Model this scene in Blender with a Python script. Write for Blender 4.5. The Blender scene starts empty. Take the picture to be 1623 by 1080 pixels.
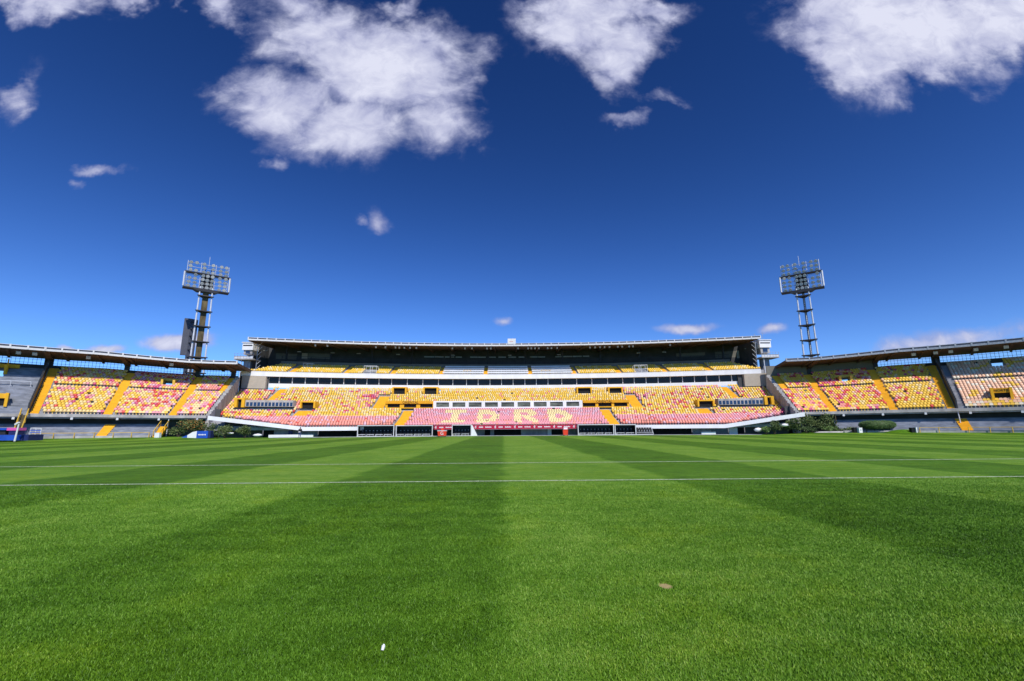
import bpy, math, random
import numpy as np
from mathutils import Vector, Matrix
random.seed(7); RNG = np.random.default_rng(7)
S = bpy.context.scene
COL = S.collection
R = math.radians
# ------------------------------------------------------------------ camera
PW, PH, FPX = 1623.0, 1080.0, 721.0
CAMH = 1.45
TILT = math.atan((678.5-540)/FPX); YAW = R(1.13); ROLL = R(0.37)
r0 = Vector((math.cos(YAW), -math.sin(YAW), 0))
fw = Vector((math.sin(YAW)*math.cos(TILT), math.cos(YAW)*math.cos(TILT), math.sin(TILT)))
u0 = r0.cross(fw)
rt = r0*math.cos(ROLL)-u0*math.sin(ROLL); up = u0*math.cos(ROLL)+r0*math.sin(ROLL)
CP = Vector((0, 0, CAMH))
cd = bpy.data.cameras.new('camera'); cam = bpy.data.objects.new('camera', cd); COL.objects.link(cam)
cam.matrix_world = Matrix(((rt.x, up.x, -fw.x, 0), (rt.y, up.y, -fw.y, 0), (rt.z, up.z, -fw.z, CAMH), (0, 0, 0, 1)))
cd.sensor_width = 36; cd.lens = 36*FPX/PW; cd.clip_start = 0.1; cd.clip_end = 5000
S.camera = cam
def ray(px, py): return fw*FPX + rt*(px-PW/2) - up*(py-PH/2)
def G(px, py, z=0.0):                      # a pixel's point on the level z
    d = ray(px, py); t = (z-CAMH)/d.z; return CP+d*t
def W(px, py, Y):                          # a pixel's point at depth Y
    d = ray(px, py); return CP+d*(Y/d.y)
def proj(p):
    v = Vector(p)-CP; q = v.dot(fw)
    return PW/2+FPX*v.dot(rt)/q, PH/2-FPX*v.dot(up)/q
def zc(py, Y): return W(797, py, Y).z      # height seen at row py at depth Y near the middle
# ------------------------------------------------------------------ sky, sun, exposure
SUN_EL, SUN_AZ = R(48), R(20)
w = bpy.data.worlds.new('World'); S.world = w; w.use_nodes = True
nt = w.node_tree; N = nt.nodes; L = nt.links; N.clear()
def nn(t, **k):
    n = N.new(t)
    for a, b in k.items(): setattr(n, a, b)
    return n
def mth(op, a, b=None, c=None, clamp=False):
    n = nn('ShaderNodeMath', operation=op); n.use_clamp = clamp
    for i, v in enumerate((a, b, c)):
        if v is None: continue
        if isinstance(v, (int, float)): n.inputs[i].default_value = v
        else: L.new(v, n.inputs[i])
    return n.outputs[0]
sky = nn('ShaderNodeTexSky', sky_type='NISHITA'); sky.sun_disc = False
sky.sun_elevation = SUN_EL; sky.sun_rotation = R(180)-SUN_AZ
sky.altitude = 2600; sky.air_density = 1.0; sky.dust_density = 0.15; sky.ozone_density = 3.0
tc = nn('ShaderNodeTexCoord')
sep = nn('ShaderNodeSeparateXYZ'); L.new(tc.outputs['Generated'], sep.inputs[0])
hs = nn('ShaderNodeHueSaturation'); hs.inputs['Saturation'].default_value = 1.22
L.new(sky.outputs[0], hs.inputs['Color'])
gm = nn('ShaderNodeGamma'); gm.inputs[1].default_value = 1.75
L.new(hs.outputs[0], gm.inputs[0])
sm_ = nn('ShaderNodeMix', data_type='RGBA', blend_type='MULTIPLY'); sm_.inputs[0].default_value = 1; L.new(gm.outputs[0], sm_.inputs[6]); sm_.inputs[7].default_value = (1.60, .825, .655, 1)
LIM = (5.0, 17.0, 48.0)      # air thickens the blue only so far towards the horizon
ad_ = nn('ShaderNodeVectorMath', operation='ADD'); L.new(sm_.outputs[2], ad_.inputs[0]); ad_.inputs[1].default_value = LIM
ml_ = nn('ShaderNodeVectorMath', operation='MULTIPLY'); L.new(sm_.outputs[2], ml_.inputs[0]); ml_.inputs[1].default_value = LIM
cl_ = nn('ShaderNodeVectorMath', operation='DIVIDE'); L.new(ml_.outputs[0], cl_.inputs[0]); L.new(ad_.outputs[0], cl_.inputs[1])
# clouds: fractal noise on the sky directions, gathered into the cloud banks that stand over the stadium
yp = mth('MAXIMUM', sep.outputs[1], 0.02)
qx = mth('DIVIDE', sep.outputs[0], yp); qz = mth('DIVIDE', sep.outputs[2], yp)
def cloudnoise(scale, det, rough, off, zs=1.0, dist=0.0):
    cx = nn('ShaderNodeCombineXYZ'); L.new(qx, cx.inputs[0]); L.new(mth('MULTIPLY', qz, zs), cx.inputs[1]); cx.inputs[2].default_value = off
    n = nn('ShaderNodeTexNoise'); n.inputs['Scale'].default_value = scale; n.inputs['Detail'].default_value = det
    n.inputs['Roughness'].default_value = rough; n.inputs['Distortion'].default_value = dist
    L.new(cx.outputs[0], n.inputs['Vector']); return n.outputs['Fac']
nA = cloudnoise(4.2, 14, .60, 3.1, 1.2, .35)
wn = nn('ShaderNodeTexNoise'); wn.inputs['Scale'].default_value = 4.5; wn.inputs['Detail'].default_value = 5; wn.inputs['Roughness'].default_value = .6
wc = nn('ShaderNodeCombineXYZ'); L.new(qx, wc.inputs[0]); L.new(qz, wc.inputs[1]); L.new(wc.outputs[0], wn.inputs['Vector'])
wsx = nn('ShaderNodeSeparateColor'); L.new(wn.outputs['Color'], wsx.inputs[0])
wamp = mth('MULTIPLY', mth('ADD', qz, .05), .26)
ex_ = mth('ADD', qx, mth('MULTIPLY', mth('SUBTRACT', wsx.outputs[0], .5), wamp)); ez_ = mth('ADD', qz, mth('MULTIPLY', mth('SUBTRACT', wsx.outputs[1], .5), wamp))
nB = cloudnoise(14.0, 8, .6, 8.4, 1.3, .5)
def q(px, py):
    d = ray(px, py); return d.x/d.y, d.z/d.y
CL = [  # centre px, py, radius x, radius y, rotation, strength
 (505, 55, 130, 70, 20, 1.0), (610, 95, 165, 85, 20, 1.25), (450, 165, 130, 70, 5, 1.0), (560, 190, 150, 60, 5, 1.0), (690, 170, 80, 80, 40, 1.0), (745, 150, 50, 40, 40, .7),
 (350, 20, 50, 35, 0, .75), (630, 5, 60, 25, 0, .8), (438, 250, 22, 22, 40, .65),
 (60, 5, 120, 35, 0, .95), (210, 0, 70, 22, 0, .7), (285, 12, 30, 20, 0, .62), (18, 150, 42, 55, 30, .68),
 (925, 30, 120, 75, 25, 1.05), (985, 75, 75, 80, 60, .95), (1020, 10, 90, 30, 0, .8), (1055, 150, 40, 22, -10, .58), (1000, 180, 50, 14, 0, .55), (955, 120, 40, 40, 0, .7),
 (1445, 45, 180, 88, 8, 1.45), (1600, 25, 180, 76, -12, 1.35), (1370, 105, 95, 55, 10, 1.25), (1700, -40, 250, 120, 0, 1.2),
 (155, 262, 58, 15, 5, .7), (122, 288, 26, 14, 15, .6), (600, 348, 34, 24, 80, .68), (575, 345, 18, 12, 0, .55),
 (290, 539, 62, 16, -5, 1.2), (175, 552, 38, 11, 0, .95), (1083, 520, 62, 11, -3, 1.0), (795, 513, 22, 9, 0, .72), (1225, 524, 30, 9, -8, .68),
 (1500, 545, 200, 26, -8, .8), (105, 551, 20, 6, 0, .7)]
acc = None
for (cx, cy, rx, ry, rot, st) in CL:
    a = q(cx, cy); ex = q(cx+rx, cy); ey = q(cx, cy-ry)
    rxq = abs(ex[0]-a[0]); ryq = abs(ey[1]-a[1]); c_, s_ = math.cos(R(rot)), math.sin(R(rot))
    dx = mth('SUBTRACT', ex_, a[0]); dz = mth('SUBTRACT', ez_, a[1])
    uu = mth('DIVIDE', mth('SUBTRACT', mth('MULTIPLY', dx, c_), mth('MULTIPLY', dz, s_)), rxq)
    vv = mth('DIVIDE', mth('ADD', mth('MULTIPLY', dx, s_), mth('MULTIPLY', dz, c_)), ryq)
    rr = mth('ADD', mth('MULTIPLY', uu, uu), mth('MULTIPLY', vv, vv))
    g_ = mth('MULTIPLY', mth('EXPONENT', mth('MULTIPLY', rr, -1.1)), st)
    acc = g_ if acc is None else mth('MAXIMUM', acc, g_)
front = mth('GREATER_THAN', sep.outputs[1], 0.03)
above = mth('GREATER_THAN', sep.outputs[2], 0.0)
dens = mth('ADD', mth('SUBTRACT', acc, .46), mth('MULTIPLY', mth('SUBTRACT', nA, .5), 1.7))
dens = mth('ADD', dens, mth('MULTIPLY', mth('SUBTRACT', nB, .5), .42))
mr = nn('ShaderNodeMapRange', interpolation_type='SMOOTHSTEP'); L.new(dens, mr.inputs[0])
mr.inputs[1].default_value = -.21; mr.inputs[2].default_value = .46; mr.inputs[3].default_value = 0; mr.inputs[4].default_value = .96
gate = nn('ShaderNodeMapRange', interpolation_type='SMOOTHSTEP'); L.new(acc, gate.inputs[0]); gate.inputs[1].default_value = .06; gate.inputs[2].default_value = .40
cov = mth('MULTIPLY', mth('MULTIPLY', mr.outputs[0], gate.outputs[0]), mth('MULTIPLY', front, above))
shade = nn('ShaderNodeMapRange'); L.new(mth('ADD', dens, mth('MULTIPLY', mth('SUBTRACT', nB, .5), 1.6)), shade.inputs[0]); shade.inputs[1].default_value = .0; shade.inputs[2].default_value = 1.0
cc = nn('ShaderNodeMix', data_type='RGBA'); L.new(shade.outputs[0], cc.inputs[0])
cc.inputs[6].default_value = (4.6, 4.9, 7.6, 1); cc.inputs[7].default_value = (9.2, 9.4, 11.2, 1)
mx = nn('ShaderNodeMix', data_type='RGBA'); L.new(cov, mx.inputs[0]); L.new(cl_.outputs[0], mx.inputs[6]); L.new(cc.outputs[2], mx.inputs[7])
bg = nn('ShaderNodeBackground'); bg.inputs[1].default_value = 0.085; L.new(mx.outputs[2], bg.inputs[0])
wo = nn('ShaderNodeOutputWorld'); L.new(bg.outputs[0], wo.inputs[0])
w.cycles.sampling_method = 'MANUAL'; w.cycles.sample_map_resolution = 512
sd = bpy.data.lights.new('sun', 'SUN'); sd.energy = 4.3; sd.angle = R(.53); sd.color = (1, .955, .89)
so = bpy.data.objects.new('sun', sd); COL.objects.link(so)
sdir = Vector((-math.sin(SUN_AZ)*math.cos(SUN_EL), math.cos(SUN_AZ)*math.cos(SUN_EL), -math.sin(SUN_EL)))
so.rotation_euler = sdir.to_track_quat('-Z', 'Y').to_euler(); so.location = (60, -90, 120)
vs = S.view_settings; vs.view_transform = 'Standard'; vs.look = 'None'; vs.exposure = 0; vs.gamma = 1
S.cycles.max_bounces = 6; S.cycles.transparent_max_bounces = 8

# ------------------------------------------------------------------ materials
def mat(name, col, rough=.7, var=.12, scale=6.0, bump=0.0, metal=0.0, spec=.3, detail=4, streak=None):
    m = bpy.data.materials.new(name); m.use_nodes = True; t = m.node_tree; b = t.nodes['Principled BSDF']
    b.inputs['Roughness'].default_value = rough; b.inputs['Metallic'].default_value = metal
    b.inputs['Specular IOR Level'].default_value = spec
    c = t.nodes.new('ShaderNodeTexCoord'); n = t.nodes.new('ShaderNodeTexNoise')
    n.inputs['Scale'].default_value = scale; n.inputs['Detail'].default_value = detail
    src = c.outputs['Object']
    if streak:
        mp = t.nodes.new('ShaderNodeMapping'); mp.inputs['Scale'].default_value = streak; t.links.new(src, mp.inputs[0]); src = mp.outputs[0]
    t.links.new(src, n.inputs['Vector'])
    r = t.nodes.new('ShaderNodeValToRGB'); e = r.color_ramp.elements
    e[0].position = .3; e[1].position = .7
    e[0].color = tuple(max(0, x*(1-var)) for x in col)+(1,); e[1].color = tuple(min(1, x*(1+var)) for x in col)+(1,)
    t.links.new(n.outputs['Fac'], r.inputs[0]); t.links.new(r.outputs[0], b.inputs['Base Color'])
    if bump:
        bp = t.nodes.new('ShaderNodeBump'); bp.inputs['Strength'].default_value = bump; bp.inputs['Distance'].default_value = .02
        t.links.new(n.outputs['Fac'], bp.inputs['Height']); t.links.new(bp.outputs[0], b.inputs['Normal'])
    return m
M = {}
M['concrete'] = mat('concrete', (.34, .34, .36), .9, .28, 1.3, .3, streak=(1, 1, .4))
M['greybench'] = mat('grey_bench_concrete', (.25, .265, .30), .85, .3, .9, .2, streak=(1, 1, 3))
M['lip'] = mat('stained_lip_concrete', (.42, .4, .38), .85, .3, .8, .2, streak=(1, 1, .25))
M['white'] = mat('white_painted_concrete', (.84, .84, .85), .6, .07, .7, .1, streak=(1, 1, .2))
M['whitemetal'] = mat('white_metal', (.7, .7, .7), .4, .05, 2)
M['greymetal'] = mat('galvanised_metal', (.4, .42, .45), .45, .15, 3, metal=.3)
M['darkmetal'] = mat('dark_metal', (.035, .035, .04), .5, .2, 3)
M['beige'] = mat('beige_render', (.47, .41, .33), .85, .06, 1.5)
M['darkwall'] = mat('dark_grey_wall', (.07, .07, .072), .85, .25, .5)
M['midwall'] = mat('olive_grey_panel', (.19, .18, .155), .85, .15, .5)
M['black'] = mat('black_interior_shade', (.012, .012, .013), .8, .3, 2)  # black that paints the shade inside openings
M['roofunder'] = mat('brown_roof_soffit', (.10, .068, .05), .85, .35, .8)
M['roofblue'] = mat('dark_blue_gutter', (.05, .06, .09), .6, .2, 1)
M['yellowpaint'] = mat('yellow_painted_steps', (.84, .44, .018), .6, .1, 1.2)
M['yellowmetal'] = mat('yellow_metal', (.72, .45, .06), .5, .12, 2)
M['amber'] = mat('amber_painted_board', (.78, .36, .01), .5, .08, 1)
M['glass'] = mat('dark_window_glass', (.014, .012, .009), .12, .3, .5, spec=.25)
M['blueglass'] = mat('blue_window_glass', (.015, .035, .1), .15, .3, 1, spec=.6)
M['winroom'] = mat('room_behind_glass', (.10, .11, .09), .5, .7, .7, spec=.4, streak=(1, 1, 3))
M['redbanner'] = mat('crimson_banner', (.48, .015, .05), .55, .06, 1)
M['red'] = mat('orange_red_plastic', (.8, .06, .025), .4, .05, 1)
M['blue'] = mat('blue_vinyl', (.02, .09, .5), .5, .15, 1)
M['bluedark'] = mat('navy_vinyl', (.02, .03, .12), .5, .15, 1)
M['pinkvinyl'] = mat('pink_vinyl', (.75, .12, .4), .5, .15, 1)
M['blackpaint'] = mat('black_paint', (.01, .01, .01), .5, .1, 1)
M['trunk'] = mat('bark', (.09, .065, .045), .9, .3, 8)
M['leafdark'] = mat('dark_leaves', (.075, .115, .038), .6, .4, 3)
M['leaf'] = mat('olive_leaves', (.15, .19, .06), .6, .4, 3)
M['leafbright'] = mat('bright_leaves', (.17, .29, .08), .6, .35, 3)
M['leafrust'] = mat('rusty_blossom', (.5, .2, .05), .6, .35, 3)
M['hedge'] = mat('hedge_leaves', (.08, .16, .045), .7, .35, 4)
M['skin'] = mat('skin', (.35, .2, .13), .6, .05, 4)
M['hair'] = mat('black_hair', (.01, .009, .008), .6, .1, 10)
M['jacket'] = mat('black_jacket', (.012, .014, .018), .8, .2, 6)
M['trousers'] = mat('blue_trousers', (.05, .08, .2), .8, .15, 6)
M['dugglass'] = mat('tinted_dugout_panel', (.007, .01, .009), .3, .3, 1, spec=.25)
M['lampglass'] = mat('lamp_glass', (.42, .43, .4), .2, .2, 5, spec=.6)
M['lampface'] = mat('lamp_face', (.6, .6, .58), .5, .2, 5)
M['palepost'] = mat('pale_post', (.62, .64, .68), .6, .12, 2)
M['rust'] = mat('stained_shaft', (.13, .10, .05), .85, .6, .9, streak=(1, 1, .4))
M['screen'] = mat('scoreboard_cladding', (.085, .09, .115), .6, .12, .6)
M['bottle'] = mat('white_plastic', (.85, .85, .85), .3, .03, 5)
SE = {}
for k, c in dict(yellow=(.88, .56, .07), yellowf=(.88, .66, .30), red=(.72, .09, .07), salmon=(.84, .33, .25), pink=(.80, .34, .37), mauve=(.74, .46, .52),
                 cream=(.88, .55, .36), magenta=(.66, .10, .22), pale=(.84, .74, .58), lettery=(.88, .70, .36)).items():
    SE[k] = mat('seat_'+k, c, .42, .08, 1.5, spec=.45)
SEK = list(SE)

# ------------------------------------------------------------------ object helpers
def tag(o, label=None, cat=None, group=None, kind=None):
    if label: o['label'] = label
    if cat: o['category'] = cat
    if group: o['group'] = group
    if kind: o['kind'] = kind
    return o
def empty(name, loc, label, cat, group=None, rz=0):
    o = bpy.data.objects.new(name, None); COL.objects.link(o); o.location = loc; o.rotation_euler = (0, 0, rz); o.empty_display_size = .5
    return tag(o, label, cat, group)
class MB:
    def __init__(s): s.v = []; s.f = []; s.m = []; s.mats = []
    def mi(s, m):
        if m not in s.mats: s.mats.append(m)
        return s.mats.index(m)
    def add(s, vs, fs, m):
        b = len(s.v); i = s.mi(m); s.v += [tuple(x) for x in vs]
        for f in fs: s.f.append([b+k for k in f]); s.m.append(i)
        return s
    def hexa(s, p, m):      # p: 4 bottom + 4 top
        return s.add(p, [(3, 2, 1, 0), (4, 5, 6, 7), (0, 1, 5, 4), (1, 2, 6, 5), (2, 3, 7, 6), (3, 0, 4, 7)], m)
    def box(s, c, d, m, rz=0, rx=0, ry=0):
        Mx = Matrix.Rotation(rz, 3, 'Z') @ Matrix.Rotation(ry, 3, 'Y') @ Matrix.Rotation(rx, 3, 'X'); c = Vector(c)
        p = [c+Mx@Vector((a*d[0]/2, b*d[1]/2, e*d[2]/2)) for e in (-1, 1) for a, b in ((-1, -1), (1, -1), (1, 1), (-1, 1))]
        return s.hexa(p, m)
    def tube(s, a, b, r1, m, r2=None, n=8):
        a = Vector(a); b = Vector(b); d = (b-a).normalized(); r2 = r1 if r2 is None else r2
        x = d.orthogonal().normalized(); y = d.cross(x)
        vs = [a+(x*math.cos(t)+y*math.sin(t))*r1 for t in [2*math.pi*k/n for k in range(n)]]
        vs += [b+(x*math.cos(t)+y*math.sin(t))*r2 for t in [2*math.pi*k/n for k in range(n)]]
        return s.add(vs, [(k, (k+1) % n, n+(k+1) % n, n+k) for k in range(n)]+[tuple(range(n))[::-1], tuple(range(n, 2*n))], m)
    def bar(s, a, b, t, m): return s.tube(a, b, t*.707, m, n=4)
    def sweep(s, P, us, prof, m):   # closed profile [(o,z)] carried along P(u,o,z)
        n = len(prof); vs = [P(u, o, z) for u in us for (o, z) in prof]; fs = []
        for i in range(len(us)-1):
            for k in range(n):
                a = i*n+k; b = i*n+(k+1) % n; fs.append((a, b, b+n, a+n))
        fs.append(tuple(range(n))[::-1]); fs.append(tuple((len(us)-1)*n+k for k in range(n)))
        return s.add(vs, fs, m)
    def build(s, name, parent=None, smooth=False):
        me = bpy.data.meshes.new(name); me.from_pydata(s.v, [], s.f)
        for m in s.mats: me.materials.append(m)
        me.polygons.foreach_set('material_index', s.m)
        if smooth: me.polygons.foreach_set('use_smooth', [True]*len(s.f))
        me.update(); o = bpy.data.objects.new(name, me); COL.objects.link(o)
        if parent is not None:
            o.parent = parent; o.matrix_parent_inverse = PINV(parent)
        return o
def PINV(p):
    mw = Matrix.Translation(p.location) @ p.rotation_euler.to_matrix().to_4x4() if p.parent is None else (PM(p))
    return mw.inverted()
def PM(p):
    m = Matrix.Translation(p.location) @ p.rotation_euler.to_matrix().to_4x4()
    return m if p.parent is None else PM(p.parent) @ p.matrix_parent_inverse @ m
def rect(o0, o1, z0, z1): return [(o0, z0), (o1, z0), (o1, z1), (o0, z1)]
def lin(a, b, d):
    n = max(1, int(math.ceil(abs(b-a)/d))); return [a+(b-a)*k/n for k in range(n+1)]
def copy_obj(o, parent=None, loc=None, rz=None):
    c = o.copy(); COL.objects.link(c)
    if parent is not None: c.parent = parent; c.matrix_parent_inverse = PINV(parent)
    if loc is not None: c.location = loc
    if rz is not None: c.rotation_euler = (0, 0, rz)
    return c
def copy_tree(o, parent=None):
    c = o.copy(); COL.objects.link(c)
    if parent is not None: c.parent = parent; c.matrix_parent_inverse = o.matrix_parent_inverse.copy()
    for ch in list(o.children): copy_tree(ch, c)
    return c
def textmesh(name, body, size, m, parent, mw, extrude=.01):
    cu = bpy.data.curves.new('t', 'FONT'); cu.body = body; cu.size = size; cu.extrude = extrude; cu.align_x = 'CENTER'; cu.align_y = 'CENTER'
    to = bpy.data.objects.new('t', cu); COL.objects.link(to); bpy.context.view_layer.update()
    me = bpy.data.meshes.new_from_object(to.evaluated_get(bpy.context.evaluated_depsgraph_get()))
    bpy.data.objects.remove(to); me.materials.clear(); me.materials.append(m); me.name = name
    me.transform(mw)
    o = bpy.data.objects.new(name, me); COL.objects.link(o)
    if parent: o.parent = parent; o.matrix_parent_inverse = PINV(parent)
    return o

# ------------------------------------------------------------------ the two bowl curves
CX = .5; KK = .0026; Y0 = 88.0
def MP(x, o, z): return (x+CX, Y0+o-KK*x*x, z)
BX, BY, BR = -40.7, 32.6, 53.0
def SPm(m):
    def P(th, o, z):
        f_ = .95+.05*min(1, max(0, (th-20)/13)); z = CAMH+(z-CAMH)*f_ if z > CAMH else z
        a = R(th); x = BX-(BR+o)*math.sin(a); y = BY+(BR+o)*math.cos(a)
        return (x if m < 0 else 1.0-x, y, z)
    return P
SP = {-1: SPm(-1), 1: SPm(1)}
def mainx(px, o, z):            # x on the main stand seen at column px
    a, b = -75.0, 75.0
    for _ in range(40):
        c = (a+b)/2
        if proj(MP(c, o, z))[0] < px: a = c
        else: b = c
    return (a+b)/2
def sidet(m, px, o, z):
    a, b = 5.0, 62.0
    for _ in range(40):
        c = (a+b)/2
        if (proj(SP[m](c, o, z))[0]-px)*m < 0: a = c
        else: b = c
    return (a+b)/2
def lerp_tab(t, x):
    for (a, b), (c, d) in zip(t, t[1:]):
        if x <= c: return b+(d-b)*(x-a)/(c-a)
    return t[-1][1]
MT = [(0, .9), (2, zc(673.5, 90)-.25), (7.6, zc(659.5, 95.6)-.3), (11.6, zc(647, 99.6)-.3), (15, zc(636.5, 103)-.3), (21.7, zc(615, 109.7)-.3)]
def mainz(o): return lerp_tab(MT, o)
SZ0, SSL = 3.95, .605
def sidez(o): return SZ0+SSL*o

# ------------------------------------------------------------------ seats
def seat_template():
    v = []; f = []
    # squab
    W2 = .215
    for z in (.36, .42):
        v += [(-W2, -.02, z), (W2, -.02, z), (W2, .38, z-.03), (-W2, .38, z-.03)]
    f += [(3, 2, 1, 0), (4, 5, 6, 7), (0, 1, 5, 4), (1, 2, 6, 5), (3, 0, 4, 7)]
    b = 8
    out = [(-W2, .36), (W2, .36), (W2, .66), (W2*.62, .76), (-W2*.62, .76), (-W2, .66)]
    for d in (0, .05):
        v += [(x, .36+d+(z-.36)*.22, z) for x, z in out]
    f += [tuple(b+k for k in range(6))[::-1], tuple(b+6+k for k in range(6))]
    f += [(b+k, b+(k+1) % 6, b+6+(k+1) % 6, b+6+k) for k in range(6)]
    # pedestal
    b = 20
    for z in (0, .36): v += [(-.06, .14, z), (.06, .14, z), (.06, .26, z), (-.06, .26, z)]
    f += [(b, b+1, b+5, b+4), (b+1, b+2, b+6, b+5), (b+3, b, b+4, b+7)]
    return np.array(v), f
TV, TF = seat_template()
seat_mesh = {}
for k in SEK:
    me = bpy.data.meshes.new('seat'); me.from_pydata([tuple(x) for x in TV], [], TF); me.materials.append(SE[k]); me.update(); seat_mesh[k] = me
def lay_seats(seats, parent):     # seats: (P(u,o,z), tangent angle, kind)
    seats.sort(key=lambda s: s[0][0]**2+s[0][1]**2)
    for (p, a, k) in seats[:100]:
        o = bpy.data.objects.new('seat', seat_mesh[k]); COL.objects.link(o); o.location = p; o.rotation_euler = (0, 0, a)
        o.parent = parent; o.matrix_parent_inverse = PINV(parent)
    rest = seats[100:]
    if not rest: return
    n = len(rest); P = np.array([s[0] for s in rest]); A = np.array([s[1] for s in rest])
    c, s_ = np.cos(A)[:, None], np.sin(A)[:, None]
    X = TV[None, :, 0]*c-TV[None, :, 1]*s_; Y = TV[None, :, 0]*s_+TV[None, :, 1]*c; Z = np.broadcast_to(TV[None, :, 2], X.shape)
    V = np.stack([X, Y, Z], 2)+P[:, None, :]
    me = bpy.data.meshes.new('seat_rows')
    lens = np.array([len(f) for f in TF]); flat = np.concatenate([np.array(f) for f in TF])
    loops = (flat[None, :]+(np.arange(n)*len(TV))[:, None]).ravel()
    tot = np.tile(lens, n); st = np.concatenate([[0], np.cumsum(tot)[:-1]])
    me.vertices.add(n*len(TV)); me.vertices.foreach_set('co', V.ravel())
    me.loops.add(len(loops)); me.loops.foreach_set('vertex_index', loops.astype(np.int32))
    me.polygons.add(len(tot)); me.polygons.foreach_set('loop_start', st.astype(np.int32)); me.polygons.foreach_set('loop_total', tot.astype(np.int32))
    for k in SEK: me.materials.append(SE[k])
    mi = np.repeat(np.array([SEK.index(s[2]) for s in rest]), len(TF))
    me.polygons.foreach_set('material_index', mi.astype(np.int32)); me.update(calc_edges=True); me.validate()
    o = bpy.data.objects.new('seat_rows', me); COL.objects.link(o); o.parent = parent; o.matrix_parent_inverse = PINV(parent)
    o['kind'] = 'stuff'
NG = RNG.random((64, 256))
def lown(u, v):
    u = u % 255; v = v % 63; a, b = int(u), int(v); fu, fv = u-a, v-b
    g = lambda i, j: NG[j % 64, i % 256]
    return (g(a, b)*(1-fu)+g(a+1, b)*fu)*(1-fv)+(g(a, b+1)*(1-fu)+g(a+1, b+1)*fu)*fv
def rows_solid(mb, P, us_rng, du, rows, m, holes=(), depth=.9):
    for i, (o0, o1, z) in enumerate(rows):
        segs = [us_rng]
        for (h0, h1, ho0, ho1) in holes:
            if o1 > ho0+.01 and o0 < ho1-.01:
                ns = []
                for (a, b) in segs:
                    if h0 > a: ns.append((a, min(b, h0)))
                    if h1 < b: ns.append((max(a, h1), b))
                segs = [s for s in ns if s[1]-s[0] > .05]
        for (a, b) in segs: mb.sweep(P, lin(a, b, du), rect(o0, o1, z-depth, z), m)
def stairs(name, P, uc, half, rows, m, parent, lift=.03):   # a painted flight, two treads to a row
    mb = MB()
    for i, (o0, o1, z) in enumerate(rows):
        h = lift; mid = (o0+o1)/2
        us = [uc-half, uc, uc+half]
        if i+1 < len(rows) and rows[i+1][2] > z and abs(rows[i+1][0]-o1) < .1: mb.sweep(P, us, rect(o1-.035, o1-.004, z+h, rows[i+1][2]+h), m)
        mb.sweep(P, us, rect(o0, mid, z-.1, z+h), m); mb.sweep(P, us, rect(mid, o1, z-.1, z+h+.17), m)
    return mb.build(name, parent)

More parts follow.
